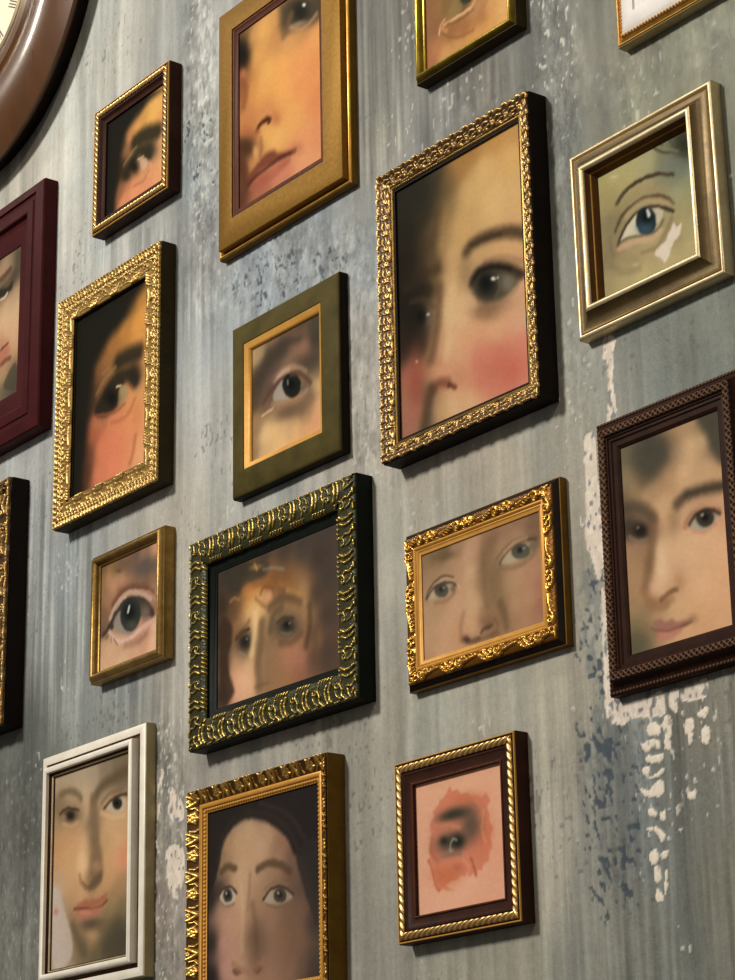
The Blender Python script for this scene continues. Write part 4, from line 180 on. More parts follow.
def painting_mat():
    m, nt, b = mat_new('painted_canvas')
    at = N(nt, 'ShaderNodeAttribute'); at.attribute_name = 'paint'
    n = noise_node(nt, 900, 3, .7)
    r = N(nt, 'ShaderNodeMapRange'); r.inputs['To Min'].default_value = .9; r.inputs['To Max'].default_value = 1.1
    nt.links.new(n.outputs['Fac'], r.inputs['Value'])
    mx = N(nt, 'ShaderNodeVectorMath', operation='SCALE')
    nt.links.new(at.outputs['Color'], mx.inputs[0]); nt.links.new(r.outputs['Result'], mx.inputs['Scale'])
    nt.links.new(mx.outputs[0], b.inputs['Base Color'])
    b.inputs['Roughness'].default_value = .8; b.inputs['Specular IOR Level'].default_value = .04
    bp = N(nt, 'ShaderNodeBump'); bp.inputs['Strength'].default_value = .05; bp.inputs['Distance'].default_value = .001
    nt.links.new(n.outputs['Fac'], bp.inputs['Height']); nt.links.new(bp.outputs['Normal'], b.inputs['Normal'])
    return m

M = dict(
    canvas=painting_mat(),
    board=finish('backing_board', '2a2018', '3a2c20', 0, .8, 40),
    gold=finish('warm_gold_leaf', 'a3772c', 'c4954a', .9, .38, 90, .1),
    gold_bright=finish('bright_gold_leaf', 'b8822e', 'd29c48', .9, .34, 90, .08),
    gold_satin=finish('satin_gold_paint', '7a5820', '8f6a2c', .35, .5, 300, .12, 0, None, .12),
    gold_side=finish('dull_gold_side', '644718', '775820', .5, .5, 60, .08, 0, None, .12),
    gold_old=finish('old_bronze_gold', '7a5c2a', 'a08146', .8, .38, 70, .1),
    gold_olive=finish('olive_gold', '6e5c1c', '9a8430', .85, .3, 60, .08),
    pale_gold=finish('pale_champagne_gold', 'b8a680', 'd8c8a0', .7, .42, 50, .05),
    pale_gold_shade=finish('shaded_champagne_gold', '4e3f24', '63512f', .6, .42, 50, .05),  # scoop tone darkened in its colour for the dark surroundings it reflects
    silver_white=finish('ivory_silver', 'dcd4c2', 'efe8da', .1, .45, 50, .04),
    silver_olive=finish('aged_ivory_silver', '94855c', 'ad9f76', .3, .4, 50, .05),
    white=finish('white_wash', 'd2ccc4', 'e4ded8', .0, .45, 50, .05),
    groove=finish('brown_groove', '4a3018', '5f4020', .2, .5, 60, .08, 0, None, .1),
    brown=finish('dark_brown_stain', '2c1811', '3c2218', 0, .5, 40, .06, 0, None, .08),
    brown_red=finish('reddish_brown_stain', '4a281c', '5c3324', 0, .45, 40, .06, 0, None, .1),
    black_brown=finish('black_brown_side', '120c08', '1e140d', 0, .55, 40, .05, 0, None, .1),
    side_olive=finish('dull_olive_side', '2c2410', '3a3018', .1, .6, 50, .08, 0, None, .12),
    black_green=finish('black_green_paint', '0b100c', '141a12', 0, .5, 40, .05, 0, None, .08),
    maroon=finish('maroon_stain', '340d0f', '421214', 0, .5, 40, .05, 0, None, .08),
    olive=finish('worn_olive_paint', '3c3516', '554a22', 0, .6, 30, .12, 0, None, .08),
    umber=finish('dark_umber_carving', '24130c', '351e14', 0, .5, 60, .08, 0, None, .08),
    lip=finish('dark_inner_lip', '17110b', '221910', 0, .6, 50),
    liner_gold=finish('plain_gold_liner', 'b8812c', 'c8943e', .3, .5, 60, .05),
    clock_wood=finish('polished_brown_wood', '3a2006', '5c3610', 0, .3, 8, .02, .5, (1, 1, .25), .25),
    dial=finish('cream_dial', 'e6d8b8', 'efe4c8', 0, .5, 20, .02),
    ink=finish('black_ink', '15110d', '1d1812', 0, .5, 40),
    carve_gold=gilded('carved_antique_gold', '86662f', 'c4a262', .05, .5, .4, .25, .85),
    carve_dark=gilded('carved_gold_over_brown', '46301a', 'b8945a', .1, .6, .38, .2, .85),
    carve_green=gilded('carved_gold_over_green', '34331a', 'bfa150', .4, .85, .36, .15, .9),
    carve_amber=gilded('carved_amber_gold', '6a420f', 'dba850', .05, .5, .32, .5, .9),
    carve_bronze=gilded('carved_bronze_gold', '4f3410', 'cfa354', .1, .6, .36, .4, .9),
    carve_umber=gilded('carved_umber', '20110a', '5e4029', .3, .9, .5, .0, .15),
    rope=gilded('twisted_gold_rope', '2e1a0c', 'd0a868', .35, .75, .36, .2, .9),
)

# ------------------------------------------------------------------ frame building
MM = .001
CORN = [(-1, 1), (1, 1), (1, -1), (-1, -1)]

def ring(name, mat, w, h, prof, parent, smooth=40):
    """closed cross-section prof [(inset, height) mm] swept round a w x h rectangle with mitred corners"""
    V = []; F = []; n = len(prof)
    for (i, y) in prof:
        for sx, sz in CORN: V.append((sx * (w / 2 - i) * MM, -y * MM, sz * (h / 2 - i) * MM))
    for k in range(n):
        k2 = (k + 1) % n
        for c in range(4):
            c2 = (c + 1) % 4
            F.append((k * 4 + c, k2 * 4 + c, k2 * 4 + c2, k * 4 + c2))
    me = bpy.data.meshes.new(name); me.from_pydata(V, [], F)
    import bmesh
    bm = bmesh.new(); bm.from_mesh(me); bmesh.ops.recalc_face_normals(bm, faces=bm.faces); bm.to_mesh(me); bm.free()
    me.polygons.foreach_set('use_smooth', np.ones(len(F), bool)); me.set_sharp_from_angle(angle=R(smooth))
    me.materials.append(mat)
    return link(name, me, parent)

def arc(i0, y0, i1, y1, bulge, n=7):
    """points from (i0,y0) to (i1,y1) bowed by bulge mm along the height"""
    return [(i0 + (i1 - i0) * t, y0 + (y1 - y0) * t + bulge * math.sin(math.pi * t)) for t in np.linspace(0, 1, n)]

class Tile:
    """periodic carved ornament: rounded strokes in (s along rail, v across) millimetres"""
    def __init__(s, period, width, strokes, step=.25, grain=.0, seed=3):
        s.P, s.W = period, width
        s.nx = max(8, int(period / step)); s.ny = max(8, int(width / step))
        X, Y = np.meshgrid(np.arange(s.nx) / s.nx * period, np.linspace(0, width, s.ny), indexing='ij')
        H = np.zeros_like(X)
        for pts, r0, r1, hh in strokes:
            for off in (-period, 0, period):
                p = np.array(pts, float) + [off, 0]
                m = len(p)
                for a in range(m - 1):
                    A, B = p[a], p[a + 1]; d = B - A; L2 = d @ d + 1e-9
                    t = np.clip(((X - A[0]) * d[0] + (Y - A[1]) * d[1]) / L2, 0, 1)
                    dist = np.hypot(X - A[0] - t * d[0], Y - A[1] - t * d[1])
                    g = (a + t) / (m - 1); r = r0 + (r1 - r0) * g
                    H = np.maximum(H, hh * np.sqrt(np.clip(1 - (dist / r) ** 2, 0, 1)))
        if grain:
            H = H + grain * (vnoise(X * 1.1, Y * 1.1, seed) - .5) * 2
        s.H = np.clip(H, 0, 1.2)
    def __call__(s, S, V):
        a = (S / s.P % 1) * s.nx; b = np.clip(V / s.W, 0, 1) * (s.ny - 1)
        i = np.floor(a).astype(int); j = np.minimum(np.floor(b).astype(int), s.ny - 2)
        fa = a - i; fb = b - j; i0 = i % s.nx; i1 = (i + 1) % s.nx
        H = s.H
        return (H[i0, j] * (1 - fa) + H[i1, j] * fa) * (1 - fb) + (H[i0, j + 1] * (1 - fa) + H[i1, j + 1] * fa) * fb

def curve(f, t0, t1, n=12): return [f(t) for t in np.linspace(t0, t1, n)]
def circ(cx, cy, r, a0=0, a1=360, n=14): return curve(lambda a: (cx + r * math.cos(R(a)), cy + r * math.sin(R(a))), a0, a1, n)
def spiral(cx, cy, r0, r1, a0, a1, n=16):
    return [(cx + (r0 + (r1 - r0) * t) * math.cos(R(a0 + (a1 - a0) * t)), cy + (r0 + (r1 - r0) * t) * math.sin(R(a0 + (a1 - a0) * t))) for t in np.linspace(0, 1, n)]

def relief(name, mat, w, h, a, b, base, tile, amp, parent, res=.8, nv=None, wander=0):
    """carved band from inset a to inset b; base(t) gives the ground height, tile the carving"""
    nv = nv or int((b - a) / res) + 2
    Vs = []; Fs = []; Hs = []; off = 0
    T = np.linspace(0, 1, nv)
    for side in range(4):
        Ln = w if side % 2 == 0 else h
        nu = int(Ln / res) + 2
        U = np.linspace(-1, 1, nu)
        u, t = np.meshgrid(U, T, indexing='ij')
        ins = a + (b - a) * t
        s = u * (Ln / 2 - ins)
        fit = max(1, round(Ln / tile.P)) * tile.P / Ln        # whole number of repeats on a rail
        H = tile((s + Ln / 2) * fit, t * (b - a)) if not wander else tile((s + Ln / 2) * fit, t * (b - a)) * (1 + wander * (vnoise(s * .25 + 50, t * 6 + side * 9, 71) - .5))
        H = H * np.clip(1.6 - .0 * t, 0, 1)
        y = base(t) + amp * H
        y = np.where((t <= 0) | (t >= 1), base(t) - 1.2, y)
        if wander:
            ins = ins - np.where(t < .35, (1 - t / .35), 0) * amp * .35 * H
        hx = w / 2 - ins; hz = h / 2 - ins
        if side == 0: X, Z = s, hz + 0 * s
        elif side == 1: X, Z = hx + 0 * s, -s
        elif side == 2: X, Z = -s, -hz + 0 * s
        else: X, Z = -hx + 0 * s, s
        Vs.append(np.stack([X, -y, Z], -1).reshape(-1, 3) * MM); Hs.append(H.ravel())
        idx = np.arange(nu * nv).reshape(nu, nv) + off
        q = np.stack([idx[:-1, :-1], idx[1:, :-1], idx[1:, 1:], idx[:-1, 1:]], -1).reshape(-1, 4)
        Fs.append(q[:, ::-1]); off += nu * nv
    o = mesh_np(name, np.concatenate(Vs), np.concatenate(Fs), mat, parent, True)
    set_float(o, 'carving', np.concatenate(Hs))
    return o

class Rope:
    """twisted cord running along the rail"""
    def __init__(s, period, width, lean=1.): s.P, s.W, s.k = period, width, lean
    def __call__(s, S, V):
        v = V / s.W
        body = np.sqrt(np.clip(1 - (2 * v - 1) ** 2, 0, 1))
        tw = np.abs(np.sin(math.pi * (S / s.P + s.k * v)))
        return body * (.45 + .55 * tw ** .8)

class Beads:
    def __init__(s, period, width): s.P, s.W = period, width
    def __call__(s, S, V):
        x = (S / s.P % 1 - .5) * s.P; y = V - s.W / 2; r = min(s.P, s.W) / 2
        return np.sqrt(np.clip(1 - (x * x + y * y) / (r * r), 0, 1))

# ------------------------------------------------------------------ painted pictures
def seg_dist(X, Y, pts):
    best = np.full(X.shape, 1e9)
    for A, B in zip(pts[:-1], pts[1:]):
        dx, dy = B[0] - A[0], B[1] - A[1]; L2 = dx * dx + dy * dy + 1e-9
        t = np.clip(((X - A[0]) * dx + (Y - A[1]) * dy) / L2, 0, 1)
        best = np.minimum(best, np.hypot(X - A[0] - t * dx, Y - A[1] - t * dy))
    return best

def inside(X, Y, pts):
    r = np.zeros(X.shape, bool); n = len(pts)
    for i in range(n):
        (x0, y0), (x1, y1) = pts[i], pts[(i + 1) % n]
        if y0 == y1: continue
        c = ((y0 > Y) != (y1 > Y)) & (X < (x1 - x0) * (Y - y0) / (y1 - y0) + x0)
        r ^= c
    return r

def smooth_line(pts, closed=False, sub=4):
    p = [np.array(q, float) for q in pts]; n = len(p)
    if n < 3: return pts
    out = []
    rng = range(n) if closed else range(n - 1)
    for i in rng:
        g = (lambda k: p[k % n]) if closed else (lambda k: p[min(max(k, 0), n - 1)])
        p0, p1, p2, p3 = g(i - 1), g(i), g(i + 1), g(i + 2)
        for t in np.arange(sub) / sub:
            out.append(tuple(.5 * ((2 * p1) + (p2 - p0) * t + (2 * p0 - 5 * p1 + 4 * p2 - p3) * t * t + (3 * p1 - p0 - 3 * p2 + p3) * t ** 3)))
    if not closed: out.append(tuple(p[-1]))
    return out

def paint(X, Y, spec):
    """colours at canvas points (mm, centre origin) from soft ground tones and brush strokes"""
    W = 0; col = 0
    pts = spec['c']; soft = spec['s']
    for x, y, hx in pts:
        k = 1 / (((X - x) ** 2 + (Y - y) ** 2) + soft * soft) ** 2
        W = W + k; col = col + k[..., None] * np.sqrt(lin(hx))
    col = col / W[..., None]
    wob = .8
    wx = X + wob * (fbm(X * .25, Y * .25, 5, 3) - .5) * 2; wy = Y + wob * (fbm(X * .25 + 40, Y * .25, 9, 3) - .5) * 2
    for pr in spec['p']:
        k = pr[0]
        if k == 'L':
            _, w, hx, al, so, p = pr
            d = seg_dist(wx, wy, smooth_line(p)); m = 1 - sstep(max(w / 2 - so / 2, 0), w / 2 + so / 2, d)
        elif k == 'F':
            _, hx, al, so, p = pr
            p = smooth_line(p, True)
            d = seg_dist(wx, wy, p + [p[0]]); d = np.where(inside(wx, wy, p), -d, d)
            m = 1 - sstep(-so / 2, so / 2, d)
        elif k == 'G':
            _, hx, al, cx, cy, a, b, c, e = pr               # soft blob
            qx = a * (X - cx) + b * (Y - cy); qy = c * (X - cx) + e * (Y - cy)
            m = np.exp(-1.1 * (qx * qx + qy * qy) ** 1.25)
        else:
            _, hx, al, so, cx, cy, a, b, c, e = pr           # ellipse: centre and inverse axes
            qx = a * (wx - cx) + b * (wy - cy); qy = c * (wx - cx) + e * (wy - cy)
            q = np.sqrt(qx * qx + qy * qy) + 1e-9
            g = math.sqrt(abs(a * e - b * c)); m = 1 - sstep(-so / 2, so / 2, (q - 1) / g)
        m = (m * al)[..., None]
        col = col * (1 - m) + np.sqrt(lin(hx)) * m
    brush = (fbm(X * .35 + Y * .2, Y * .5, 21, 4) - .5) * .07
    weave = (vnoise(X * 1.4, Y * 1.4, 33) - .5) * .05
    col = col * (1 + brush + weave)[..., None]
    return np.clip(col * .97, 0, 1) ** 2 * spec.get('k', 1)

def soften(A, sig):
    k = np.exp(-.5 * (np.arange(-int(3 * sig) - 1, int(3 * sig) + 2) / sig) ** 2); k /= k.sum(); r = len(k) // 2
    for ax in (0, 1):
        pad = [(0, 0)] * 3; pad[ax] = (r, r)
        B = np.pad(A, pad, mode='edge'); n = A.shape[ax]
        A = sum(k[i] * np.take(B, np.arange(i, i + n), axis=ax) for i in range(len(k)))
    return A

def picture(w, h, depth, spec, parent, margin=3., res=.85, label=None):
    """thin painted panel filling the opening, w x h mm visible"""
    W, H = w + 2 * margin, h + 2 * margin
    nx = int(W / res) + 2; ny = int(H / res) + 2
    xs = np.linspace(-W / 2, W / 2, nx); zs = np.linspace(-H / 2, H / 2, ny)
    X, Z = np.meshgrid(xs, zs, indexing='ij')
    col = soften(paint(X, Z, spec), .75).reshape(-1, 3)
    V = np.stack([X, 0 * X - depth, Z], -1).reshape(-1, 3) * MM
    idx = np.arange(nx * ny).reshape(nx, ny)
    F = np.stack([idx[:-1, :-1], idx[1:, :-1], idx[1:, 1:], idx[:-1, 1:]], -1).reshape(-1, 4)
    nb = nx * ny
    th = 2.
    B = np.array([(-W / 2, -depth + th, -H / 2), (W / 2, -depth + th, -H / 2), (W / 2, -depth + th, H / 2), (-W / 2, -depth + th, H / 2)]) * MM
    c0, c1, c2, c3 = idx[0, 0], idx[-1, 0], idx[-1, -1], idx[0, -1]
    F2 = np.array([(nb + 3, nb + 2, nb + 1, nb), (c0, nb, nb + 1, c1), (c1, nb + 1, nb + 2, c2), (c2, nb + 2, nb + 3, c3), (c3, nb + 3, nb, c0)])
    o = mesh_np('picture', np.concatenate([V, B]), np.concatenate([F, F2]), M['canvas'], parent)
    set_color(o, 'paint', np.concatenate([col, np.full((4, 3), .05)]))
    if label: o['label'] = label
    return o

GROUP = 'framed face paintings hung on the grey wall'
def frame_root(key, name, label):
    f = DATA['frames'][key]
    o = bpy.data.objects.new(name, None); C.objects.link(o)
    w, h, a = f['w'], f['h'], f['a']
    base = Vector((0, 0, -h / 2 * MM)); rot = Matrix.Rotation(-a, 3, 'Y')
    o.location = Vector((f['x'], 0, f['z'])) + rot @ base; o.rotation_euler = (0, -a, 0)
    o.empty_display_size = .03
    o['label'] = label; o['category'] = 'framed picture'; o['group'] = GROUP
    # children are modelled about the frame's centre; hold the offset in a parent inverse
    o['_off'] = h / 2 * MM
    return o, w, h, f

def settle(o):
    off = o['_off']; del o['_off']
    for c in o.children: c.location.z += off

def rab(m, hc, deep=3.6):
    """inner edge of a moulding with the rebate the picture sits in"""
    return [(m, hc + .15), (m - deep, hc + .15), (m - deep, 0)]

def fill(key, root, w, h, m, hc, mb=None):
    mb = mb or m
    picture(w - 2 * m, h - 2 * m, hc, DATA['paint'][key], root)

# ---- rope edged brown frames
def rope_frame(key, name, label, d, m, gold_at, rope_at, fillet=False):
    root, w, h, f = frame_root(key, name, label)
    hc = f['hc']; a, b = rope_at
    ring('moulding', M['brown'], w, h, [(0, 0), (0, d - 1.5), (.8, d - .6), (a, d - .8), (b, d - .8), (b + .4, d), (b + 1.6, d)] + arc(b + 1.8, d - .2, m - 1, hc + 2.6, -.9, 6) + [(m, hc + 2.2)] + rab(m, hc), root)
    ring('gilt_edge', M['liner_gold'], w, h, [(gold_at + .5, d - 1.2), (gold_at + .5, d), (gold_at + .8, d + .4), (gold_at + 1.4, d + .4), (gold_at + 1.7, d), (gold_at + 1.7, d - 1.2)], root)
    o = relief('rope_trim', M['rope'], w, h, a, b, lambda t: d - .6 + 0 * t, Rope(6.2 if key == 'F2' else 6.6, b - a, 1.1), 2.6, root, .55)
    if fillet:
        ring('inner_fillet', M['brown_red'], w, h, [(m - 1.6, hc + 1), (m - 1.6, hc + 3.4), (m - .9, hc + 3.8), (m - .1, hc + 3.2), (m - .1, hc + 1)], root)
    fill(key, root, w, h, m, hc); settle(root)

rope_frame('F2', 'rope_edged_picture_frame', 'small dark brown frame with gold rope edge below the round clock, holding one shadowed eye', 15, 17, 0, (2.6, 9.6))
rope_frame('F17', 'rope_edged_picture_frame', 'brown frame with gold rope edge holding a smudged eye on bare pink ground', 13, 20, 0, (2.4, 9.4), True)

# ---- broad flat gold frame
root, w, h, f = frame_root('F3', 'flat_gold_picture_frame', 'tall flat gold frame at the top holding an orange lit nose, lips and one eye')
hc = f['hc']
ring('moulding', M['gold_satin'], w, h, [(6, 2), (6.5, 12.6), (7, 13), (30.5, 15.4), (31.4, 15), (31.4, 9), (32.5, 8.4), (32.5, 2)], root)
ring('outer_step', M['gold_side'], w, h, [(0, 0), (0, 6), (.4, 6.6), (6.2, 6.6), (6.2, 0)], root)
ring('outer_bead', M['gold'], w, h, [(.2, 6)] + arc(.3, 6.4, 4.4, 6.4, 2.0) + [(4.5, 6)], root)
ring('inner_fillet', M['brown_red'], w, h, [(31.2, 6)] + arc(31.2, 13, 35, 13, 1.4) + [(f['m'], 12), (f['m'], hc + .15), (33, hc + .15), (33, 3)], root)
fill('F3', root, w, h, f['m'], hc); settle(root)

# ---- plain rounded frames
def round_frame(key, name, label, mat, side, d, m):
    root, w, h, f = frame_root(key, name, label); hc = f['hc']
    ring('moulding', mat, w, h, [(1.2, 1)] + [(1.2, d - 6)] + arc(1.2, d - 5, m - 2.2, d - 3.2, 4.6, 11) + [(m - 2, hc + 2.4), (m - .6, hc + 2), (m, hc + 1.2)] + rab(m, hc, 3), root, 50)
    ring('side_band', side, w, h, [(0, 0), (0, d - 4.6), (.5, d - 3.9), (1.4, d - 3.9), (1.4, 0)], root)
    fill(key, root, w, h, m, hc); settle(root)

round_frame('F4', 'rounded_picture_frame', 'small rounded olive gold frame cut by the top edge, showing a lower eyelid', M['gold_olive'], M['side_olive'], 15, 11)
round_frame('F12', 'rounded_picture_frame', 'small rounded bronze gold frame left of the green carved one, holding a wide eye', M['gold_old'], M['gold_old'], 15.6, 11.5)

# ---- heavily carved frames
def carved(key, name, label, side_prof, side_mat, bands, m, inner=None, extra=()):
    root, w, h, f = frame_root(key, name, label); hc = f['hc']
    ring('moulding', side_mat, w, h, side_prof(hc) + rab(m, hc), root)
    for nm, mat, a, b, base, tile, amp, res, wn in bands:
        relief(nm, M[mat], w, h, a, b, base, tile, amp, root, res, None, wn)
    for nm, mat, prof in extra:
        ring(nm, M[mat], w, h, prof(hc), root)
    fill(key, root, w, h, m, hc); settle(root)
    return root

# leafy outer edge, dark hollows, inner row of scrolls and long leaves
st = []
for k in range(3):
    x = 15 * k
    st += [(circ(x + 5, 3.6, 3.2, 195, 345, 12), 1.0, .7, .8), ([(x + 8, 2.6), (x + 12, 1.6), (x + 15, 2.8)], 1.3, .7, .85), (circ(x + 3, 6.4, 1.4, 30, 300, 10), .8, .5, .7), ([(x + 7, 6.4), (x + 10, 5.2), (x + 13.5, 6.2)], .9, .5, .65)]
    st += [(spiral(x + 4, 9.4, 2.3, .7, 150, 560), .8, .6, 1.), ([(x + 7, 11.4), (x + 10, 9.8), (x + 14, 8.6)], 1.2, .6, 1.), ([(x + 8, 12.2), (x + 12, 11)], .7, .5, .8)]
st += [([(10, 12.6), (24, 12)], .9, .6, .7), ([(26, 12.8), (42, 12.4)], .6, .6, .5)]
carved('F5', 'carved_gilt_picture_frame', 'large carved dark gold frame holding a young face with a rosy cheek',
       lambda hc: [(0, 0), (.3, 17.4), (1.2, 18), (3, 16.6), (13.2, 12), (14, 12), (15.2, 14), (18.5, hc + 2)], M['black_brown'],
       [('carved_band', 'carve_dark', .6, 14.2, lambda t: 20.2 - 5.6 * t, Tile(45, 13.6, st, .25, .22, 4), 1.8, .65, .12)], 18,
       extra=[('gilt_fillet', 'gold_old', lambda hc: [(13.9, 10), (14.2, 15)] + arc(14.4, 15, 16.4, 14.4, .8, 5) + [(16.6, 10)])])

# dense leafage with clusters of flutes along the inner edge
st = []; rr = random.Random(5)
for k in range(5):
    x = 26 + 3.0 * k
    st.append(([(x, 25.6), (x + 2.6, 20.6)], 1.5, .8, 1.))
for k in range(7):
    x = 6 * k
    st += [(circ(x + 3, 3.6, 2.6, 150, 390, 10), 1.1, .8, .9), ([(x, 6.6), (x + 3, 9), (x + 5.4, 7.4)], 1.2, .8, .9), (circ(x + 1.5, 12, 1.7, 0, 300, 10), .9, .7, .8)]
for k in range(24):
    x, y = rr.uniform(0, 42), rr.uniform(1, 20); a = rr.uniform(0, 6.3)
    st.append(([(x, y), (x + 2 * math.cos(a), y + 2 * math.sin(a))], rr.uniform(.7, 1.3), .6, rr.uniform(.5, 1)))
st += [([(2, 23.5), (12, 22), (22, 23.5)], 1.1, 1.1, .6), (circ(12, 19, 3.4, 180, 360, 12), 1., 1., .9)]
carved('F8', 'carved_gilt_picture_frame', 'carved gold leaf frame right of the maroon one, holding one eye and orange cheek',
       lambda hc: [(0, 0), (0, 15.6), (.6, 16), (14, 13.6), (27, 13.6), (28, 13)], M['side_olive'],
       [('carved_band', 'carve_gold', .3, 27.6, lambda t: 17.8 - 1.4 * t - 1.0 * np.sin(math.pi * t), Tile(42, 27.3, st, .25, .14, 8), 2.0, .65, .25)], 28)

# tall paired blades and an inner row of slanting beads, green ground
st = []
for k in range(2):
    x = 28 * k
    st += [([(x + 3, 19), (x + 5.4, 13), (x + 4.6, 7), (x + 2.4, 3)], 1.5, .8, 1.), ([(x + 8, 18), (x + 10.2, 12), (x + 9, 6), (x + 7, 3)], 1.3, .7, .95),
           ([(x + 14, 3.4), (x + 17.5, 6), (x + 16.6, 11), (x + 19.5, 16), (x + 18, 20)], 1.0, .7, .85), (spiral(x + 23, 15.5, 3.4, .9, 180, 560), .8, .6, .8),
           ([(x + 20, 4), (x + 24, 6.5), (x + 25.5, 11)], 1.1, .6, .75), ([(x + 11.5, 2.2), (x + 15, 1.6)], 1., 1., .9), ([(x + 23, 2), (x + 27, 1.6)], 1., 1., .9)]
    for q in range(5):
        st.append(([(x + 2.5 + 3.6 * q, 25.6), (x + 4.3 + 3.6 * q, 22.2)], 1.15, .8, .92))
carved('F13', 'carved_green_picture_frame', 'wide carved black green frame rubbed with gold, holding a curly haired face in shadow',
       lambda hc: [(0, 0), (0, 16.6), (.8, 17.4), (2, 16.8), (22, 15.4), (25, 15), (26.8, 13.4), (31, 12.6), (32, hc + 1.4), (34, hc + 1)], M['black_green'],
       [('carved_band', 'carve_green', .4, 26, lambda t: 18.0 + .4 * t + 1.4 * np.sin(math.pi * t) - 1.2 * np.clip(t - .78, 0, 1) / .22, Tile(56, 25.6, st, .25, .18, 12), 2.2, .7, .3)], 30)

# baroque leaf swags with scrolls and seed clusters
st = []
def leaf(x, y, sgn):
    g = [([(x, y), (x + 8, y - 1.6 * sgn), (x + 17, y - 3.6 * sgn)], 1.9, .7, 1.)]
    for q in range(4): g.append(([(x + 3 + 3.2 * q, y - .6 * sgn - .5 * q * sgn), (x + 6.4 + 3.2 * q, y + 2.2 * sgn - 1.2 * q * sgn)], 1.0, .5, .95))
    return g
st += leaf(4, 7.6, 1) + [(spiral(27, 6.2, 4.2, 1., 120, 560), .95, .7, .95), ([(21, 3), (26, 1.8), (31, 3.4)], 1., .6, .9)]
for q in range(7): st.append((circ(34 + 2.3 * q, 5.8 + 2.2 * math.sin(q * 2.1), 1.1, 0, 360, 8), .55, .55, .9))
st += [([(33, 10), (41, 11), (49, 9)], 1., .6, .85), ([(34, 2), (42, 1.6), (48, 3.4)], .9, .6, .8), ([(0, 10.4), (12, 11.4), (24, 10)], .8, .6, .7)]
carved('F14', 'carved_gilt_picture_frame', 'wide amber gold frame with leaf swags holding two grey eyes and a nose',
       lambda hc: [(0, 0), (0, 6), (.8, 7), (4.2, 10), (6, 9.6), (13, 9), (18, hc + 2)], M['black_brown'],
       [('carved_band', 'carve_amber', 4.2, 14.6, lambda t: 10.8 + 1.5 * np.sin(math.pi * t) - .6 * t, Tile(50, 12.2, st, .25, .08, 6), 2.2, .55, .35)], 21.5,
       extra=[('gold_side', 'gold_side', lambda hc: [(-.3, 0), (-.3, 6.2), (.4, 6.6), (.7, 6), (.7, 0)]),
              ('liner', 'liner_gold', lambda hc: [(14.2, 6), (14.2, 11)] + arc(14.4, 11.2, 16.8, 10.8, .8, 5) + arc(17.2, 10.2, 19, 9.8, .6, 5) + [(19.4, 9.6), (20.8, 9.4), (21.5, hc + 1), (21.5, hc + .2), (18, hc + .2), (18, 6)])])

# rosettes and chevrons on a slope turned inwards, beaded gold liner
st = [(circ(9, 6.2, 3.6, 0, 360, 16), 1.25, 1.25, .9), (circ(9, 6.2, .9, 0, 360, 8), 1.2, 1.2, 1.)]
for q in range(5):
    a = R(72 * q + 90); st.append(([(9 + 2.4 * math.cos(a), 6.2 + 2.4 * math.sin(a)), (9 + 5.2 * math.cos(a), 6.2 + 5.2 * math.sin(a))], 1.5, 1.1, .95))
st += [([(19, 1.4), (23.4, 10.4)], 1.6, 1.9, 1.), ([(28.2, 1.4), (24.2, 10.4)], 1.6, 1.9, 1.), (circ(23.6, 2.2, 1.2, 0, 360, 8), .9, .9, .8), ([(15, 11), (18, 8), (17.2, 3)], 1., .7, .7), ([(31.8, 11), (30, 8), (30.6, 3)], 1., .7, .7)]
carved('F16', 'carved_gilt_picture_frame', 'tall gold rosette frame at the bottom edge, holding a dark haired face',
       lambda hc: [(0, 0), (0, 17.6), (.6, 18), (2, 16), (12.4, 11.4), (14, 11), (21, hc + 1)], M['gold_side'],
       [('carved_band', 'carve_bronze', .5, 12.8, lambda t: 20.2 - 6.6 * t - .8 * np.sin(math.pi * t), Tile(33, 12.3, st, .25, .05, 6), 1.9, .6, .2),
        ('bead_trim', 'liner_gold', 17.2, 20.4, lambda t: 12.6 - .8 * t, Beads(3.6, 3.2), 1.5, .5, 0)], 21,
       extra=[('liner', 'liner_gold', lambda hc: [(12.6, 8), (12.8, 14.4)] + arc(13, 14.6, 16.6, 14.2, .7, 5) + [(17, 12.8), (20.6, 11.8), (21, hc + 1.4), (21, hc + .2), (17.6, hc + .2), (17.6, 8)])])

# tall acanthus at the left edge
st = []
for k in range(2):
    x = 50 * k
    st += [([(x + 4, 22), (x + 16, 17), (x + 30, 19)], 3., 1.4, 1.), ([(x + 22, 8), (x + 34, 12), (x + 44, 8)], 2.6, 1.2, 1.), (spiral(x + 42, 18, 5, 1.2, 90, 520), 1.3, .9, .95), (spiral(x + 10, 8, 4.6, 1.2, 200, 620), 1.2, .9, .9)]
    for q in range(5): st.append(([(x + 6 + 4.6 * q, 14 + q), (x + 9 + 4.6 * q, 22 + .4 * q)], 1.2, .7, .9))
    st += [([(x + 1, 1.8), (x + 12, 2.6), (x + 24, 1.6)], 1.6, 1., .9), ([(x + 26, 2), (x + 38, 3), (x + 48, 1.8)], 1.5, 1., .9)]
carved('F18', 'carved_gilt_picture_frame', 'carved gold leaf frame cut off by the left edge below the maroon frame',
       lambda hc: [(0, 0), (0, 19.6), (1, 20), (24, 17), (27, hc + 1)], M['black_brown'],
       [('carved_band', 'carve_dark', .3, 26, lambda t: 22 - 3 * t + 1.4 * np.sin(math.pi * t), Tile(100, 25.7, st, .3, .12, 15), 3.4, .75, .5)], 27)

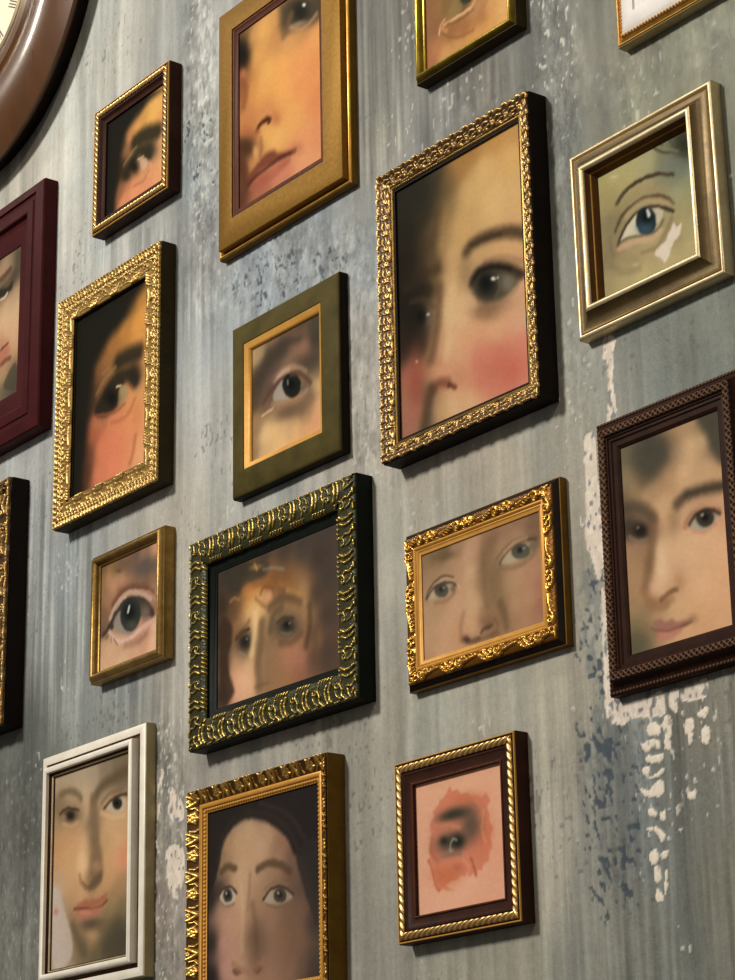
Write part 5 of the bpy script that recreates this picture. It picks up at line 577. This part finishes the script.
# ---- champagne frame with a high inner ridge and an outer scoop
root, w, h, f = frame_root('F7', 'champagne_gold_picture_frame', 'square champagne gold frame holding a blue painted eye with a white jagged patch')  # the pale jagged patch is drawn into the picture
hc = f['hc']; m = f['m']
ring('moulding', M['pale_gold'], w, h, [(0, 0), (0, 8.6), (.5, 9.4)] + arc(.8, 9.6, 3.2, 9.8, .6, 5) + [(3.3, 2)], root)
ring('scoop', M['pale_gold_shade'], w, h, [(3, 1), (3.1, 9.2), (4.4, 9.6)] + arc(5, 9.4, 16.8, 16.4, -2.2, 8) + [(17, 1)], root)
ring('outer_bead', M['gold_satin'], w, h, [(3.2, 8)] + arc(3.3, 9.3, 4.9, 9.4, .7, 5) + [(5, 8)], root)
ring('inner_ridge', M['pale_gold'], w, h, [(16.6, 8)] + arc(16.6, 16.4, 21.6, 15.6, 1.6, 8) + [(22, 8)], root)
ring('inner_slope', M['groove'], w, h, [(21.6, 6), (21.7, 15), (23.6, 11), (m, hc + .9)] + [(m, hc + .15), (21.9, hc + .15), (21.9, 3)], root)
ring('gilt_fillet', M['gold_satin'], w, h, [(23, 8)] + arc(23, 11, 24.6, 9.6, .7, 5) + [(24.6, 8)], root)
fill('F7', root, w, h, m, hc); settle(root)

# ---- ivory silver frame, bottom left
root, w, h, f = frame_root('F15', 'ivory_silver_picture_frame', 'tall ivory silver frame at the bottom left holding a full face with pink lips')
hc = f['hc']; m = f['m']
ring('moulding', M['silver_white'], w, h, [(0, 0), (0, 10), (.6, 11)] + arc(1, 11.2, 8.4, 11.6, .8, 6) + [(9, 8), (9, 0)], root)
ring('groove', M['groove'], w, h, [(8.6, 2), (8.6, 10.6), (9.4, 9.2), (13.2, 10), (13.4, 2)], root)
ring('inner_ridge', M['silver_white'], w, h, [(13, 3), (13, 16.4)] + arc(13.2, 17.4, 18.6, 17.8, 1.2, 7) + [(19.2, 14), (19.2, 3)], root)
ring('inner_slope', M['brown'], w, h, [(19, 4), (19, 15), (20.2, 12), (m, hc + 1)] + [(m, hc + .15), (20.2, hc + .15), (20.2, 4)], root)
ring('gilt_fillet', M['pale_gold'], w, h, [(20.4, 7.6)] + arc(20.4, 12, 22.2, 11.4, .9, 5) + [(22.2, 7.6)], root)
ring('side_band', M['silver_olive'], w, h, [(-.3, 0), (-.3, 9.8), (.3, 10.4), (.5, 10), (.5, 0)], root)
fill('F15', root, w, h, m, hc); settle(root)

# ---- white beaded frame cut by the top right corner
root, w, h, f = frame_root('F6', 'white_beaded_picture_frame', 'white frame with gold beaded edge cut off by the top right corner')
hc = f['hc']; m = f['m']
ring('moulding', M['silver_olive'], w, h, [(0, 0), (0, 8), (.6, 9), (1, 9), (1, 0)], root)
ring('gold_band', M['gold'], w, h, [(.8, 2), (.8, 9)] + arc(.9, 9.2, 2.6, 9.6, .7, 5) + [(3, 8.4), (6.4, 10.4), (6.6, 2)], root)
relief('bead_trim', M['liner_gold'], w, h, 6, 8.6, lambda t: 11 + .4 * t, Beads(3.2, 2.6), 1.4, root, .5)
ring('white_panel', M['white'], w, h, [(6.4, 3), (6.4, 11), (8.4, 11.8)] + arc(9, 12.4, 22, 13.6, .8, 6) + [(23, 12)] + arc(23.4, 12, 36, 10, -1, 6) + [(36.6, 11.2), (40, 11.2), (m, hc + 1)] + [(m, hc + .15), (m - 3, hc + .15), (m - 3, 3)], root)
picture(w - 2 * m, h - 2 * m, hc, dict(c=[[0, 0, 'b89a74'], [-40, -40, '8a7a5c'], [40, 40, 'a58862']], s=20, p=[]), root); settle(root)

# ---- maroon stepped frame
root, w, h, f = frame_root('F9', 'maroon_picture_frame', 'stepped maroon frame cut off by the left edge beside the gold leaf frame')
hc = f['hc']; m = f['m']
ring('moulding', M['maroon'], w, h, [(0, 0), (0, 15), (1.2, 16.8), (3, 17.2), (11, 19.6), (12.6, 19.6), (13, 17.6), (19, 17.4), (20, 18.8), (30, 19.6), (31.4, 19), (33, 15), (46, 13.6), (m, hc + 1.2)] + rab(m, hc), root, 25)
fill('F9', root, w, h, m, hc); settle(root)

# ---- worn olive frame with plain gold liner
root, w, h, f = frame_root('F10', 'olive_picture_frame', 'worn flat olive green frame with plain gold liner holding one brown eye')
hc = f['hc']; m = f['m']
o = ring('moulding', M['olive'], w, h, [(0, 0), (0, 8.6), (1, 10.2), (3, 11), (21, 13.6), (22, 13.4), (22.4, 6), (22.4, 0)], root)
ring('liner', M['liner_gold'], w, h, [(22, 4), (22, 12.4), (22.8, 12.8), (26.8, 11.2), (27.6, 10.8), (m, hc + .8)] + [(m, hc + .15), (25.6, hc + .15), (25.6, 4)], root)
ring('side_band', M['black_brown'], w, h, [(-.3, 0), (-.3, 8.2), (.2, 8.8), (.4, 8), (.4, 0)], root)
fill('F10', root, w, h, m, hc); settle(root)

# ---- dark umber braided frame
class Braid:
    P, W = 5.2, 7.
    def __call__(s, S, V):
        v = V / s.W
        up = np.abs(np.sin(math.pi * (S / s.P + 1.5 * v))); dn = np.abs(np.sin(math.pi * (S / s.P - 1.5 * v)))
        return np.clip(np.maximum(up, dn) ** 3, 0, 1) * np.sqrt(np.clip(1 - (2 * v - 1) ** 4, 0, 1))
root, w, h, f = frame_root('F11', 'braided_picture_frame', 'dark umber frame with braided edges holding a pale face beside the peeling cream paint')
hc = f['hc']; m = f['m']
ring('moulding', M['umber'], w, h, [(0, 0), (0, 7), (.8, 8), (2.2, 8.2)] + arc(2.6, 8, 9, 14.2, -1.4, 6) + [(9.2, 15), (14.4, 15), (14.8, 13.6), (16.4, 13.6), (17, 12.4), (19, 12.6), (20, 11.4), (23.6, 11.4), (m, hc + 1)] + rab(m, hc), root, 25)
relief('braid_trim', M['carve_umber'], w, h, 8.6, 15, lambda t: 14.6 + 0 * t, Braid(), 1.6, root, .5)
relief('bead_trim', M['carve_umber'], w, h, .4, 3.2, lambda t: 7.6 + .6 * t, Beads(3.4, 2.8), 1.3, root, .5)
fill('F11', root, w, h, m, hc); settle(root)

# ------------------------------------------------------------------ round wall clock
def lathe(name, mat, prof, parent, seg=160, smooth=35):
    """profile [(radius, height)] mm turned about the axis that stands out of the wall"""
    n = len(prof); V = []; F = []
    for k in range(seg):
        a = 2 * math.pi * k / seg
        for r, y in prof: V.append((r * math.cos(a) * MM, -y * MM, r * math.sin(a) * MM))
    for k in range(seg):
        k2 = (k + 1) % seg
        for j in range(n - 1): F.append((k * n + j, k * n + j + 1, k2 * n + j + 1, k2 * n + j))
    return mesh_np(name, V, F, mat, parent, True, smooth)

ck = DATA['clock']; RO, RI, CD = ck['ro'], ck['ri'], ck['d']
root = bpy.data.objects.new('wall_clock', None); C.objects.link(root)
root.location = (ck['x'], 0, ck['z']); root.empty_display_size = .03
root['label'] = 'round wall clock with polished brown wooden rim in the top left corner'; root['category'] = 'clock'
W_ = RO - RI
lathe('rim', M['clock_wood'], [(RI + 4, 4), (RI + 2, CD - 14), (RI + 6, CD - 8), (RI + W_ * .14, CD - 7), (RI + W_ * .2, CD - 4)] +
      [(RI + W_ * (.2 + .8 * t), CD - 6 + 17 * math.sin(math.pi * (.12 + .80 * t)) - 8) for t in np.linspace(.04, .98, 20)] + [(RO, CD - 5), (RO - .4, CD - 8), (RO - 3, CD - 12)], root)
lathe('case', M['black_brown'], [(RO - 3, CD - 12), (RO - 6, CD - 16), (RO - 12, 6), (RO - 14, 0), (RI, 0)], root)
bezel = lathe('bezel', M['pale_gold'], [(RI - 4, CD - 16), (RI - 4, CD - 9), (RI - 2, CD - 7), (RI + 1, CD - 6), (RI + 3.4, CD - 8), (RI + 3.6, CD - 14)], root)
# little cord just inside the bezel
V = []; F = []; n = 0
for k in range(230):
    a = 2 * math.pi * k / 230
    for q in range(4):
        rr_ = (1.3 if q in (0, 2) else .9)
        b_ = math.pi / 2 * q + .5
        rad = RI - 5.4 + rr_ * math.cos(b_); y = CD - 11.6 + rr_ * math.sin(b_)
        V.append((rad * math.cos(a) * MM, -y * MM, rad * math.sin(a) * MM))
    tipa = a + 2 * math.pi / 230 * .62
    for q in range(4):
        b_ = math.pi / 2 * q + .5
        rad = RI - 5.4 + 1.6 * math.cos(b_); y = CD - 11.6 + 1.6 * math.sin(b_)
        V.append((rad * math.cos(tipa) * MM, -y * MM, rad * math.sin(tipa) * MM))
    for q in range(4):
        q2 = (q + 1) % 4
        F.append((n + q, n + q2, n + 4 + q2, n + 4 + q))
        nn = (n + 8) % (230 * 8)
        F.append((n + 4 + q, n + 4 + q2, nn + q2, nn + q))
    n += 8
mesh_np('cord_trim', V, F, M['gold_old'], bezel, True, 40)
dial = lathe('dial', M['dial'], [(0.01, CD - 13), (RI - 6, CD - 13), (RI - 5, CD - 14), (RI - 5, CD - 17), (.01, CD - 17)], root)
def stroke_boxes(segs, y, t=.5):
    V = []; F = []
    for (x0, z0, x1, z1, wd) in segs:
        dx, dz = x1 - x0, z1 - z0; L_ = math.hypot(dx, dz); px, pz = -dz / L_ * wd / 2, dx / L_ * wd / 2
        b = len(V)
        for yy in (y, y + t):
            for (x, z) in ((x0 + px, z0 + pz), (x1 + px, z1 + pz), (x1 - px, z1 - pz), (x0 - px, z0 - pz)): V.append((x * MM, -yy * MM, z * MM))
        F += [(b + 4, b + 5, b + 6, b + 7), (b, b + 1, b + 5, b + 4), (b + 1, b + 2, b + 6, b + 5), (b + 2, b + 3, b + 7, b + 6), (b + 3, b, b + 4, b + 7)]
    return V, F
ROM = {1: 'I', 2: 'II', 3: 'III', 4: 'IIII', 5: 'V', 6: 'VI', 7: 'VII', 8: 'VIII', 9: 'IX', 10: 'X', 11: 'XI', 12: 'XII'}
for hnum, txt in ROM.items():
    segs = []
    a = math.pi / 2 - hnum * math.pi / 6
    rad = (math.cos(a), math.sin(a)); tan = (math.sin(a), -math.cos(a))
    r0, r1 = RI * .66, RI * .84
    wid = {'I': 3.4, 'V': 7, 'X': 7}; tot = sum(wid[c] for c in txt); x = -tot / 2
    P_ = lambda u, r: (tan[0] * u + rad[0] * r, tan[1] * u + rad[1] * r)
    for c in txt:
        q = x + wid[c] / 2
        if c == 'I': segs.append((*P_(q, r0), *P_(q, r1), 1.5))
        elif c == 'V': segs += [(*P_(q - 2.4, r1), *P_(q, r0), 1.7), (*P_(q + 2.4, r1), *P_(q, r0), .8)]
        else: segs += [(*P_(q - 2.4, r1), *P_(q + 2.4, r0), 1.7), (*P_(q + 2.4, r1), *P_(q - 2.4, r0), .8)]
        x += wid[c]
    mesh_np('numeral', *stroke_boxes(segs, CD - 13, .25), M['ink'], dial)
segs = []
for k in range(60):
    a = 2 * math.pi * k / 60
    r0 = RI * (.875 if k % 5 == 0 else .9); r1 = RI * .925
    segs.append((r0 * math.cos(a), r0 * math.sin(a), r1 * math.cos(a), r1 * math.sin(a), 1.3 if k % 5 == 0 else .6))
mesh_np('minute_track', *stroke_boxes(segs, CD - 13, .25), M['ink'], dial)
def hand(name, deg, ln, wd, y):
    a = R(deg); c, s = math.cos(a), math.sin(a)
    P_ = [(-14, -wd * .3), (ln * .55, -wd * .5), (ln * .72, -wd), (ln, 0), (ln * .72, wd), (ln * .55, wd * .5), (-14, wd * .3)]
    V = [((x * c - z * s) * MM, -yy * MM, (x * s + z * c) * MM) for yy in (y, y + .8) for x, z in P_]
    n = len(P_)
    F = [tuple(range(n, 2 * n))] + [(i, (i + 1) % n, n + (i + 1) % n, n + i) for i in range(n)]
    mesh_np(name, V, F, M['ink'], root)
hand('hour_hand', 150, RI * .5, 3.4, CD - 11.6); hand('minute_hand', 62, RI * .8, 2.4, CD - 10.4)
lathe('hand_cap', M['gold_old'], [(5, CD - 13), (5, CD - 9.4), (3.6, CD - 8.6), (.01, CD - 8.4)], root, 40)

# ------------------------------------------------------------------ the wall: layered, scraped and peeling paint
def wall_material():
    m, nt, b = mat_new('distressed_grey_blue_paint')
    at = N(nt, 'ShaderNodeAttribute'); at.attribute_name = 'paint'
    gl = N(nt, 'ShaderNodeAttribute'); gl.attribute_name = 'gloss'
    n1 = noise_node(nt, 420, 5, .7, (1, 1, .35)); n2 = noise_node(nt, 130, 6, .65, (1, 1, .12)); n3 = noise_node(nt, 60, 6, .7)
    def rng(src, a, c):
        r = N(nt, 'ShaderNodeMapRange'); r.inputs['From Min'].default_value = .25; r.inputs['From Max'].default_value = .75
        r.inputs['To Min'].default_value = a; r.inputs['To Max'].default_value = c; nt.links.new(src, r.inputs['Value']); return r
    f1, f2, f3 = rng(n1.outputs['Fac'], .88, 1.12), rng(n2.outputs['Fac'], .92, 1.08), rng(n3.outputs['Fac'], .93, 1.07)
    a = N(nt, 'ShaderNodeMath', operation='MULTIPLY'); nt.links.new(f1.outputs[0], a.inputs[0]); nt.links.new(f2.outputs[0], a.inputs[1])
    c = N(nt, 'ShaderNodeMath', operation='MULTIPLY'); nt.links.new(a.outputs[0], c.inputs[0]); nt.links.new(f3.outputs[0], c.inputs[1])
    mx = N(nt, 'ShaderNodeVectorMath', operation='SCALE'); nt.links.new(at.outputs['Color'], mx.inputs[0]); nt.links.new(c.outputs[0], mx.inputs['Scale'])
    nt.links.new(mx.outputs[0], b.inputs['Base Color'])
    mr = N(nt, 'ShaderNodeMapRange'); mr.inputs['To Min'].default_value = .62; mr.inputs['To Max'].default_value = .3
    nt.links.new(gl.outputs['Fac'], mr.inputs['Value']); nt.links.new(mr.outputs[0], b.inputs['Roughness'])
    b.inputs['Specular IOR Level'].default_value = .25
    bp = N(nt, 'ShaderNodeBump'); bp.inputs['Strength'].default_value = .35; bp.inputs['Distance'].default_value = .0012
    nt.links.new(n1.outputs['Fac'], bp.inputs['Height'])
    bp2 = N(nt, 'ShaderNodeBump'); bp2.inputs['Strength'].default_value = .3; bp2.inputs['Distance'].default_value = .004
    nt.links.new(n3.outputs['Fac'], bp2.inputs['Height']); nt.links.new(bp.outputs['Normal'], bp2.inputs['Normal'])
    nt.links.new(bp2.outputs['Normal'], b.inputs['Normal'])
    return m

def axis(a0, a1, fine0, fine1, step, nc):
    f = np.arange(fine0, fine1 + step, step)
    l = np.linspace(a0, fine0, nc)[:-1]; r = np.linspace(fine1 + step, a1, nc)[1:]
    return np.concatenate([l, f, r])

def build_wall():
    wd = DATA['wall']
    xs = axis(-2.6, 2.4, -.73, .5, .0013, 220); zs = axis(0, 4.3, 1.62, 2.96, .0013, 50)
    X, Z = np.meshgrid(xs, zs, indexing='ij'); x = X * 1000; z = Z * 1000      # millimetres
    W = 0; col = 0
    for px, pz, hx in wd['c']:
        k = 1 / ((x - px) ** 2 + ((z - pz) * .7) ** 2 + 30 ** 2) ** 2
        W = W + k; col = col + k[..., None] * np.sqrt(lin(hx))
    col = col / W[..., None]
    def mask_of(kind):
        m = np.zeros_like(x)
        for al, so, p in wd[kind]:
            p = smooth_line(p, True)
            bx = [q[0] for q in p]; bz = [q[1] for q in p]
            sl = np.where((xs * 1000 > min(bx) - so) & (xs * 1000 < max(bx) + so))[0]; sz = np.where((zs * 1000 > min(bz) - so) & (zs * 1000 < max(bz) + so))[0]
            if not len(sl) or not len(sz): continue
            g = np.ix_(sl, sz)
            d = seg_dist(x[g], z[g], p + [p[0]]); d = np.where(inside(x[g], z[g], p), -d, d)
            m[g] = np.maximum(m[g], al * (1 - sstep(-so / 2, so / 2, d)))
        return m
    def lay(mask, hx, amt=1.):
        nonlocal col
        k = (mask * amt)[..., None]; col = col * (1 - k) + np.sqrt(lin(hx)) * k
    # long vertical runs of thinned paint
    run = fbm(x / 16 + .8 * fbm(x / 60, z / 90, 101, 2), z / 380, 103, 4) - .5
    run2 = fbm(x / 5, z / 140, 111, 3) - .5
    mott = fbm(x / 38, z / 46, 121, 5) - .5
    col = col * (1 + .36 * run + .16 * run2 + .16 * mott)[..., None]
    zone = mask_of('streak')
    col = col * (1 + zone * (.6 * run2 + .35 * (fbm(x / 9, z / 420, 117, 3) - .5)))[..., None]
    cool = sstep(.5, .7, fbm(x / 55, z / 90, 131, 4))[..., None]
    col = col * (1 + cool * np.array([-.03, -.008, .01]))
    col = col * np.sqrt(np.array([1.10, 1.07, 1.02]))
    gloss = sstep(.4, .7, fbm(x / 30, z / 60, 141, 3)) * .35
    hgt = .5 * mott + .25 * run + .12 * (fbm(x / 4, z / 7, 151, 3) - .5)
    fine = fbm(x / 8, z / 13, 161, 4); fine2 = fbm(x / 3.6, z / 6, 171, 3); fine3 = fbm(x / 9, z / 30, 181, 4)
    # scuffed, trowelled zones
    zone = mask_of('scuff')
    grit = (fbm(x / 7, z / 12, 163, 4) - .5)
    col = col * (1 + zone * (.75 * grit + .35 * (fine2 - .5)))[..., None]
    k = sstep(.60, .70, fine * .8 + zone * .15) * zone; lay(k, '5a5c5a', .4)
    k = sstep(.68, .76, fine2 * .85 + zone * .1) * sstep(.1, .4, zone); lay(k, 'c0bfb5', .4)
    hgt = hgt + zone * (1.3 * grit + .6 * (fine2 - .5)); gloss = np.maximum(gloss, zone * .85)
    # slate blue dabs
    zone = mask_of('blue')
    k = sstep(.60, .68, fine * .8 + zone * .26) * sstep(.02, .2, zone); lay(k, '5b6468', .4); hgt -= .3 * k
    k = sstep(.62, .67, vnoise(x / 2.8 + z / 9, z / 4.6, 165) * .55 + vnoise(x / 12, z / 18, 166) * .25 + zone * .22) * sstep(.02, .2, zone); lay(k, '2e3a46', .75); hgt -= .3 * k
    # plaster showing where the paint has come away
    zone = mask_of('cream')
    k = sstep(.5, .55, zone * .72 + (fine - .5) * .55 + (fine3 - .5) * .3) * sstep(.05, .3, zone); lay(k, 'd6c8b8', .97); hgt -= .9 * k
    k2 = k * sstep(.5, .62, fine2); lay(k2, 'e4d8ca', .6)
    k2 = k * sstep(.72, .77, vnoise(x / 3, z / 5, 167)); lay(k2, '5c636a', .7)
    zone = mask_of('flake')
    k = sstep(.40, .48, zone * .9 + (fine2 - .5) * .5 + (fine - .5) * .15) * sstep(.03, .2, zone); lay(k, 'e2d6c4', .97); hgt += .5 * k; gloss = np.maximum(gloss, k * .6)
    zone = mask_of('fleck')
    k = sstep(.76, .80, vnoise(x / 2.4, z / 5, 173) * .62 + fine2 * .2 + zone * .17) * sstep(.03, .2, zone); lay(k, 'd0ccc0', .75); hgt += .5 * k; gloss = np.maximum(gloss, k * .8)
    # a few tiny chips and pits anywhere
    chip = sstep(.84, .87, vnoise(x / 3.2, z / 6, 191) * .62 + .42 * fbm(x / 70, z / 90, 195, 2)); lay(chip, 'c6c5bb', .6); hgt += .3 * chip
    pit = sstep(.80, .84, vnoise(x / 3, z / 5, 197) * .62 + .42 * fbm(x / 80, z / 80, 199, 2)); lay(pit, '55544e', .4); hgt -= .3 * pit
    Y = .0006 - .0011 * np.clip(hgt, -.5, .55) + 0 * x
    edge = (X < -.72) | (X > .49) | (Z < 1.63) | (Z > 2.95)
    Y = np.where(edge, .0006, np.maximum(Y, .0001))
    nx, nz = X.shape
    V = np.stack([X, Y, Z], -1).reshape(-1, 3)
    idx = np.arange(nx * nz).reshape(nx, nz)
    F = np.stack([idx[:-1, :-1], idx[1:, :-1], idx[1:, 1:], idx[:-1, 1:]], -1).reshape(-1, 4)
    # close the slab behind
    nb = nx * nz
    B = np.array([(xs[0], .15, 0), (xs[-1], .15, 0), (xs[-1], .15, zs[-1]), (xs[0], .15, zs[-1])])
    o = mesh_np('wall_back', np.concatenate([V, B]), np.concatenate([F, np.array([(nb + 3, nb + 2, nb + 1, nb)])]), wall_material(), None, True)
    set_color(o, 'paint', np.concatenate([(np.clip(col, 0, 1) ** 2).reshape(-1, 3), np.full((4, 3), .2)]))
    set_float(o, 'gloss', np.concatenate([gloss.ravel(), np.zeros(4)]))
    o['kind'] = 'structure'
build_wall()

fl = mesh_np('floor', [(-2.6, -4.2, 0), (2.4, -4.2, 0), (2.4, 0, 0), (-2.6, 0, 0), (-2.6, -4.2, -.1), (2.4, -4.2, -.1), (2.4, 0, -.1), (-2.6, 0, -.1)],
             [(0, 1, 2, 3), (7, 6, 5, 4), (0, 4, 5, 1), (1, 5, 6, 2), (2, 6, 7, 3), (3, 7, 4, 0)], finish('dark_oak_floor', '3a2a1c', '54402c', 0, .5, 6, .05, 0, (1, .1, 1)))
fl['kind'] = 'structure'

# ------------------------------------------------------------------ light, sky, camera
def area(name, loc, target, size, power, col):
    l = bpy.data.lights.new(name, 'AREA'); l.shape = 'DISK'; l.size = size; l.energy = power; l.color = col
    o = bpy.data.objects.new(name, l); C.objects.link(o); o.location = loc
    o.rotation_euler = (Vector(target) - Vector(loc)).to_track_quat('-Z', 'Y').to_euler()
    return o
area('key_light', (-.95, -3.3, 4.1), (-.1, 0, 2.25), .6, 158, (1., .955, .88))  # key from upper left, placed by the way the shadows fall
area('glint_fill', (1.5, -2.0, 3.5), (0, 0, 2.2), .25, 14, (1., .86, .66))  # added unseen warm lamp for glints on the gold and fill at right
area('streak_fill', (-2.35, -1.05, 4.0), (-.5, 0, 2.6), .16, 6, (1., .9, .76))  # added unseen lamp that puts a highlight streak on the clock rim
WCOL = (1., .96, .9); WSTR = .19
EXPO = -.08

w = bpy.data.worlds.new('room_light'); bpy.context.scene.world = w; w.use_nodes = True
bg = w.node_tree.nodes['Background']; bg.inputs['Color'].default_value = (*WCOL, 1); bg.inputs['Strength'].default_value = WSTR

cd = DATA['camera']
cam = bpy.data.cameras.new('camera'); co = bpy.data.objects.new('camera', cam); C.objects.link(co)
fw, rt, up = (Vector(v) for v in (cd['fw'], cd['rt'], cd['up']))
co.matrix_world = Matrix(((rt.x, up.x, -fw.x, cd['loc'][0]), (rt.y, up.y, -fw.y, cd['loc'][1]), (rt.z, up.z, -fw.z, cd['loc'][2]), (0, 0, 0, 1)))
cam.sensor_fit = 'VERTICAL'; cam.sensor_height = 24; cam.lens = 24 * cd['f'] / 980
cam.clip_start = .02
sc = bpy.context.scene
sc.camera = co
sc.view_settings.view_transform = 'Standard'; sc.view_settings.look = 'None'
sc.view_settings.gamma = 1; sc.view_settings.use_curve_mapping = False
sc.view_settings.exposure = EXPO
